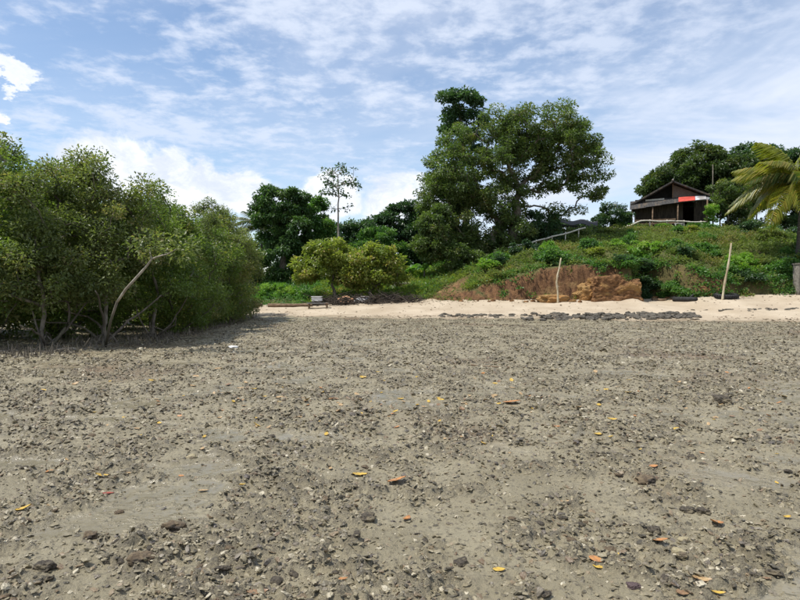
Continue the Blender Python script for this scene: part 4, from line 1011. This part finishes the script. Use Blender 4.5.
# heap of cut branches: uncountable twigs
r = np.random.default_rng(99); V = []; F = []; n = 0
for k in range(420):
    x = np.interp(r.random(), [0, 1], [-5.2, 1.1]) + r.normal() * .2; y = float(Yft(np.array([x]))[0]) - .1 + r.normal() * .5; z0 = float(max(sandz(np.array([x]), np.array([y]))[0], hillz(np.array([x]), np.array([y]))[0]))
    L = r.uniform(.5, 1.7); a = r.uniform(0, 6.28); e = r.uniform(-.1, .5); p0 = np.array([x, y, z0 + abs(r.normal()) * .16]); dv = np.array([math.cos(a) * math.cos(e), math.sin(a) * math.cos(e) * .6, math.sin(e)])
    pts = np.stack([p0, p0 + dv * L * .5 + r.normal(size=3) * .06, p0 + dv * L + r.normal(size=3) * .1 - [0, 0, .1]]); rr = r.uniform(.012, .035)
    v_, f_ = tube_np(pts, np.array([rr, rr * .8, rr * .4]), 5); V.append(v_); F.append(f_ + n); n += len(v_)
link('branch_heap', mesh_np('branch_heap', np.concatenate(V), np.concatenate(F), M['plank'], True), kind='stuff', label='heap of dark cut branches along the top of the sand')
# wrack, leaf bits and twigs left on the sand (uncountable)
r = np.random.default_rng(131); n = 2600
x = r.uniform(-9, 28, n); t_ = np.where(r.random(n) < .35, r.normal(.12, .05, n), np.where(r.random(n) < .5, r.normal(.97, .05, n), r.random(n))); y = Ysh(x) + (Yft(x) - Ysh(x)) * t_
k = fb2(x * .6, y * 1.4, 3, 151) > .44; x, y = x[k], y[k]; n = len(x); P_ = np.stack([x, y, sandz(x, y) + .012], 1)
a_ = r.uniform(0, 6.28, n); D = unit(np.stack([np.cos(a_), np.sin(a_), r.normal(size=n) * .12], 1)); N_ = unit(np.stack([r.normal(size=n) * .25, r.normal(size=n) * .25, np.ones(n)], 1))
L_ = r.uniform(.06, .22, n); V, F = leaf_geo(P_, D, N_, L_, L_ * r.uniform(.06, .3, n))
link('beach_litter', mesh_np('beach_litter', V, F, M['brown_wood']), kind='stuff', label='dark bits of leaf and twig washed up on the sand')
# concrete pillar
p = Vector(hit(799, 294)); z0 = p.z
cp = empty('concrete_pillar', (p.x, p.y, z0), 'weathered concrete pillar at the right edge under the coconut palm', 'pillar')
b = MB(); b.box((.12, 0, .75), (.62, .55, 1.9)); b.build('shaft', M['concrete'], cp); b = MB(); b.box((.12, 0, 1.74), (.70, .63, .08)); b.build('cap', M['concrete'], cp)
# bit of white litter on the mud
x, Y = (233 - 400) / 600 * 15.8, 15.8
o = link('litter_scrap', boulder_mesh('litter_scrap', (.26, .16, .08), 71, M['white'], sub=3, boxy=.3, rough_=.5, fr=2), None, (x, Y, landz(x, Y) + .03), label='scrap of white litter on the mud right of the mangroves', category='litter')

# ---------------------------------------------------------------- roots and sticks under the mangroves (uncountable)
r = np.random.default_rng(111); V = []; F = []; n = 0
for k in range(1500):
    y = 13.5 + 20 * r.random() ** 1.2; x = np.interp(y, [13, 17, 34], [-9.6, -8.0, -9.0]) + 1.3 - abs(r.normal()) * 1.7
    z0 = float(mudz(np.array([x]), np.array([y]))[0]); hh = r.uniform(.06, .28); rr = r.uniform(.006, .014)
    lean = r.normal(size=2) * .05
    if r.random() < .3: lean = r.normal(size=2) * .4; hh *= .5
    pts = np.array([(x, y, z0 - .03), (x + lean[0] * .5, y + lean[1] * .5, z0 + hh * .6), (x + lean[0], y + lean[1], z0 + hh)])
    v_, f_ = tube_np(pts, np.array([rr, rr * .9, rr * .4]), 5); V.append(v_); F.append(f_ + n); n += len(v_)
link('breathing_roots', mesh_np('breathing_roots', np.concatenate(V), np.concatenate(F), M['bark'], True), kind='stuff', label='breathing roots and sticks in the mud under the mangroves')

# ---------------------------------------------------------------- rubble of the mudflat
r = np.random.default_rng(123)
def sample(ymin, ymax, n, pw=1.0):
    k = r.random(n * 3); y = ymin + (ymax - ymin) * k ** pw; x = r.uniform(-1.15, 1.15, n * 3) * (y + .6)
    _, _, cl_, wt_ = mud_fields(x, y); keep = (r.random(n * 3) < (.26 + .74 * cl_) * (1 - .8 * wt_)) & (y < Ysh(x) - .1) & ~((x < -9.5) & (y > 18))
    return x[keep][:n], y[keep][:n]
chips = bpy.data.collections.new('rubble_chips')
for k in range(9):
    me = boulder_mesh('chip', (1, 1, 1), 400 + k, M['stone'], sub=2, boxy=.3, rough_=.75, fr=1.7)
    chips.objects.link(bpy.data.objects.new('chip', me))
PX, PY, PS = [], [], []
for (ya_, yb_, n, s0, s1) in [(2.0, 6, 50000, .008, .040), (6, 12, 72000, .013, .056), (12, 31, 92000, .022, .078)]:
    x, y = sample(ya_, yb_, n); PX.append(x); PY.append(y); PS.append(s0 + (s1 - s0) * r.random(len(x)) ** 2.6)
PX, PY, PS = map(np.concatenate, (PX, PY, PS)); n = len(PX)
sc3 = np.stack([PS * r.uniform(.8, 1.6, n), PS * r.uniform(.55, 1.0, n), PS * r.uniform(.22, .55, n)], 1)
me = bpy.data.meshes.new('rubble'); me.vertices.add(n)
me.vertices.foreach_set('co', np.stack([PX, PY, mudz(PX, PY) + sc3[:, 2] * .05], 1).astype(np.float32).ravel())
for nm, arr in (('rot', np.stack([r.normal(size=n) * .38, r.normal(size=n) * .38, r.uniform(0, 6.28, n)], 1)), ('scl', sc3)):
    at_ = me.attributes.new(nm, 'FLOAT_VECTOR', 'POINT'); at_.data.foreach_set('vector', arr.astype(np.float32).ravel())
for nm in 'vh': at_ = me.attributes.new(nm, 'FLOAT', 'POINT'); at_.data.foreach_set('value', r.random(n).astype(np.float32))
rub = link('rubble', me, kind='stuff', label='small dark coral rubble scattered over the whole mudflat')
ng = bpy.data.node_groups.new('rubble', 'GeometryNodeTree'); ng.interface.new_socket('Geometry', in_out='INPUT', socket_type='NodeSocketGeometry'); ng.interface.new_socket('Geometry', in_out='OUTPUT', socket_type='NodeSocketGeometry')
gn = NT(ng); gi = gn.new('NodeGroupInput'); go = gn.new('NodeGroupOutput')
m2p = gn.new('GeometryNodeMeshToPoints'); ci = gn.new('GeometryNodeCollectionInfo'); ci.inputs[0].default_value = chips; ci.inputs['Separate Children'].default_value = True; ci.inputs['Reset Children'].default_value = True
iop = gn.new('GeometryNodeInstanceOnPoints'); iop.inputs['Pick Instance'].default_value = True
na = gn.new('GeometryNodeInputNamedAttribute', data_type='FLOAT_VECTOR'); na.inputs[0].default_value = 'rot'
nb = gn.new('GeometryNodeInputNamedAttribute', data_type='FLOAT_VECTOR'); nb.inputs[0].default_value = 'scl'
er = gn.new('FunctionNodeEulerToRotation'); gn.l.new(na.outputs[0], er.inputs[0])
gn.l.new(gi.outputs[0], m2p.inputs[0]); gn.l.new(m2p.outputs[0], iop.inputs['Points']); gn.l.new(ci.outputs[0], iop.inputs['Instance'])
gn.l.new(er.outputs[0], iop.inputs['Rotation']); gn.l.new(nb.outputs[0], iop.inputs['Scale']); gn.l.new(iop.outputs[0], go.inputs[0])
rub.modifiers.new('rubble', 'NODES').node_group = ng; me.materials.append(M['stone'])

# stones one can pick out near the camera
def stone_meshes(tag_, mat, seeds, sub=3): return [boulder_mesh(tag_, (1, 1, 1), s, mat, sub=sub, boxy=.25, rough_=.45, fr=1.5) for s in seeds]
M['stone_dark'] = rough_mat('dark_shore_stone', (.034, .028, .021), (.105, .086, .060), 5, .7, .6, (.17, .14, .09), spec=.3, bdist=.05)
M['stone_brown'] = rough_mat('brown_shore_stone', (.075, .052, .032), (.18, .135, .08), 5, .75, .6, (.05, .04, .03), bdist=.05)
M['stone_pale'] = rough_mat('pale_shore_stone', (.26, .215, .12), (.38, .33, .21), 5, .8, .5, (.15, .12, .08), bdist=.05)
M['stone_purple'] = rough_mat('purple_shore_stone', (.055, .036, .036), (.11, .075, .07), 5, .6, .4, bdist=.04)
SD = stone_meshes('stone', M['stone_dark'], range(60, 66), 2) + stone_meshes('stone', M['stone_brown'], range(66, 69), 2)
def ground_at(px_, py_):
    Y = CAMZ * 600 / (py_ - 288)
    for _ in range(3): z = landz((px_ - 400) / 600 * Y, Y); Y = (CAMZ - z) * 600 / (py_ - 288)
    return (px_ - 400) / 600 * Y, Y, landz((px_ - 400) / 600 * Y, Y)
x, y = sample(2.6, 9.0, 380); kk = np.abs(x) < .70 * y; x, y = x[kk][:260], y[kk][:260]
for i in range(len(x)):
    s = r.uniform(.03, .065); o = link('stone', SD[r.integers(9)], None, (x[i], y[i], float(mudz(x[i:i + 1], y[i:i + 1])[0]) + s * .06),
             label='small dark stone half sunk in the near mud, one of many alike', category='stone', group='small dark stones in the near mud')
    o.scale = (s * r.uniform(.9, 1.6), s * r.uniform(.7, 1.0), s * r.uniform(.35, .6)); o.rotation_euler = (r.normal() * .2, r.normal() * .2, r.uniform(0, 6.28))
NAMED = [(190, 459, 12, 'pale', 'rounded pale yellowish stone on the left of the mud'),
         (367, 521, 20, 'dark', 'jagged dark stone left of the small upright orange leaf'),
         (646, 483, 26, 'brown', 'long brown crusted stone on the right of the mud'),
         (693, 459, 11, 'dark', 'small black stone beyond the long brown stone'),
         (723, 404, 20, 'dark', 'flat dark stone in the far right of the mud'),
         (690, 513, 16, 'dark', 'left of two dark stones above the pale shell-like slab'),
         (706, 514, 15, 'dark', 'right of two dark stones above the pale shell-like slab'),
         (682, 556, 20, 'pale', 'flat pale stone slab at the lower right'),
         (686, 543, 14, 'pale', 'wedge of pale stone just behind the flat pale slab'),
         (611, 555, 18, 'brown', 'rounded brown stone touching a yellow leaf'),
         (636, 590, 17, 'purple', 'purple brown pebble near the bottom edge'),
         (88, 539, 18, 'brown', 'yellow brown stone at the lower left'),
         (138, 562, 30, 'brown', 'long crusted stone ridge at the lower left'),
         (172, 530, 30, 'brown', 'broad crusted lump of stone left of centre'),
         (40, 571, 26, 'dark', 'dark elongated stone near the lower left corner'),
         (655, 536, 18, 'dark', 'dark flat stone left of the wedge of pale stone'),
         (581, 528, 9, 'dark', 'small round black stone in smooth wet mud'),
         (326, 590, 18, 'dark', 'dark stone at the bottom edge below the jagged stone'),
         (700, 585, 12, 'dark', 'dark pebble beside the paired leaves at the bottom'),
         (462, 567, 20, 'dark', 'dark crusted stone near the bottom centre')]
mats = {'pale': 'stone_pale', 'dark': 'stone_dark', 'brown': 'stone_brown', 'purple': 'stone_purple'}
for k, (px_, py_, wpx, m_, lab) in enumerate(NAMED):
    X, Y, z = ground_at(px_, py_); s = wpx * .8 / 600 * Y
    o = link('stone', boulder_mesh('stone', (1, 1, 1), 200 + k, M[mats[m_]], sub=4, boxy=.25, rough_=.45 if m_ != 'pale' else .25, fr=1.5), None, (X, Y, z + s * .09), label=lab, category='stone', group='larger stones on the near mud')
    o.scale = (s, s * r.uniform(.7, .95), s * r.uniform(.42, .6)); o.rotation_euler = (r.normal() * .1, r.normal() * .1, r.normal() * .4)

# ---------------------------------------------------------------- fallen leaves on the mud
def litter_leaf_mesh(seed, mat, curl):
    r_ = np.random.default_rng(seed); t = np.linspace(0, 1, 9); wd = .26 * np.sin(np.pi * np.clip(t, .0, 1) ** .85) ** .75 + .008
    V = []
    for q in range(9):
        zc_ = curl * (t[q] - .5) ** 2 * 1.2 + r_.normal() * .008
        for s in (-1, -.5, 0, .5, 1):
            V.append((t[q] - .5, s * wd[q] * (1 + r_.normal() * .04), zc_ + abs(s) ** 1.6 * curl * .22))
    V = np.array(V); n = len(V); V = np.concatenate([V, V - [0, 0, .012]]); Fg = grid_faces(9, 5)
    me = mesh_np('fallen_leaf', V, [np.concatenate([Fg, Fg[:, ::-1] + n])], mat, True); return me
LM = {c: [litter_leaf_mesh(i * 7 + j, M['leaf_' + c], cu) for j, cu in enumerate((.04, .14, .30))] for i, c in enumerate(('yellow', 'orange', 'tan', 'red', 'brown'))}
rl = np.random.default_rng(321)
def leaf_on(px_, py_, wpx, c, lab, group, ang=None, tilt=.15, variant=None):
    X, Y, z = ground_at(px_, py_); L = wpx / 600 * Y
    o = link('fallen_leaf', LM[c][rl.integers(3) if variant is None else variant], None, (X, Y, z + L * .07 + .004), label=lab, category='leaf', group=group)
    o.scale = (L, L * rl.uniform(.9, 1.15), L); o.rotation_euler = (rl.normal() * tilt, rl.normal() * tilt, rl.uniform(0, 6.28) if ang is None else ang)
NL = [(397, 485, 20, 'orange', 'curled bright orange leaf in the centre of the mud', .3), (360, 477, 16, 'yellow', 'yellow orange leaf just left of the curled bright orange leaf', .1),
      (407, 522, 14, 'orange', 'small orange leaf right of the jagged dark stone', 1.2), (343, 582, 12, 'orange', 'orange brown leaf near the bottom, left of centre', .7),
      (500, 573, 13, 'yellow', 'yellow leaf near the bottom centre', -.2), (100, 478, 13, 'yellow', 'yellow leaf left of the pale rounded stone', .2),
      (21, 515, 15, 'yellow', 'yellow leaf close to the left edge', .4), (106, 492, 12, 'red', 'dark red leaf on the left of the mud', .2),
      (202, 493, 11, 'tan', 'pale tan leaf below the pale rounded stone', 0), (240, 485, 10, 'yellow', 'yellow leaf right of the pale tan leaf', .1),
      (46, 474, 10, 'orange', 'dull orange leaf left of the yellow leaf pair on the left', .5), (705, 585, 20, 'tan', 'tan orange leaf touching a bright yellow leaf at the bottom right', -.2),
      (722, 588, 14, 'yellow', 'bright yellow leaf at the bottom right corner area', -.2), (622, 554, 12, 'yellow', 'upright bright yellow leaf against the rounded brown stone', 1.4),
      (598, 563, 15, 'orange', 'orange leaf above a yellow leaf, left of the brown stone', -.4), (601, 571, 13, 'yellow', 'yellow leaf lying under an orange leaf, left of the brown stone', -.2),
      (663, 547, 15, 'orange', 'dull orange leaf left of the flat pale slab', 0), (719, 528, 16, 'orange', 'pale orange leaf on the right of the mud', .2),
      (790, 520, 10, 'yellow', 'yellow leaf close to the right edge', .3), (567, 504, 14, 'tan', 'pale tan leaf on the mud right of centre', .1),
      (613, 421, 11, 'yellow', 'yellow leaf in the middle distance right of centre', .1), (600, 433, 11, 'yellow', 'yellow leaf below another yellow leaf in the middle distance', .2),
      (677, 430, 8, 'yellow', 'small yellow leaf in the middle distance on the right', .2), (512, 403, 18, 'orange', 'brown orange leaf lying flat in the middle distance', 0),
      (770, 582, 12, 'brown', 'brown leaf near the lower right corner', .3), (686, 598, 16, 'brown', 'red brown leaf on the bottom edge right of the purple pebble', .1),
      (256, 593, 22, 'brown', 'tan brown leaf on the bottom edge, left of centre', .3), (655, 468, 10, 'orange', 'orange leaf beyond the long brown stone', .2)]
for (px_, py_, wp, c, lab, an) in NL: leaf_on(px_, py_, wp, c, lab, 'fallen leaves that stand out on the near mud', an, .12)
for k in range(250):
    y = 372 + abs(rl.normal()) * 48 if k % 2 else 400 + rl.normal() * 14
    x = rl.uniform(10, 790) if k % 2 else 340 + rl.normal() * 140
    if y > 560 or y < 335 or x < 5 or x > 795: continue
    c = rl.choice(['yellow', 'yellow', 'tan', 'tan', 'tan', 'orange', 'brown'])
    band = k % 2 == 0
    leaf_on(x, y, rl.uniform(4, 8.5), str(c), 'small %s fallen leaf %s' % (c if c != 'tan' else 'pale tan', 'in the band of leaves across the middle of the mud' if band else 'lying by itself away from the band of leaves'),
            'small %s leaves %s' % (c, 'in the band' if band else 'away from the band'), None, .2)
print('objects', len(bpy.data.objects), 'tris', sum(sum(len(p.vertices) - 2 for p in m.polygons) if len(m.polygons) < 2000 else len(m.loops) - 2 * len(m.polygons) for m in bpy.data.meshes))
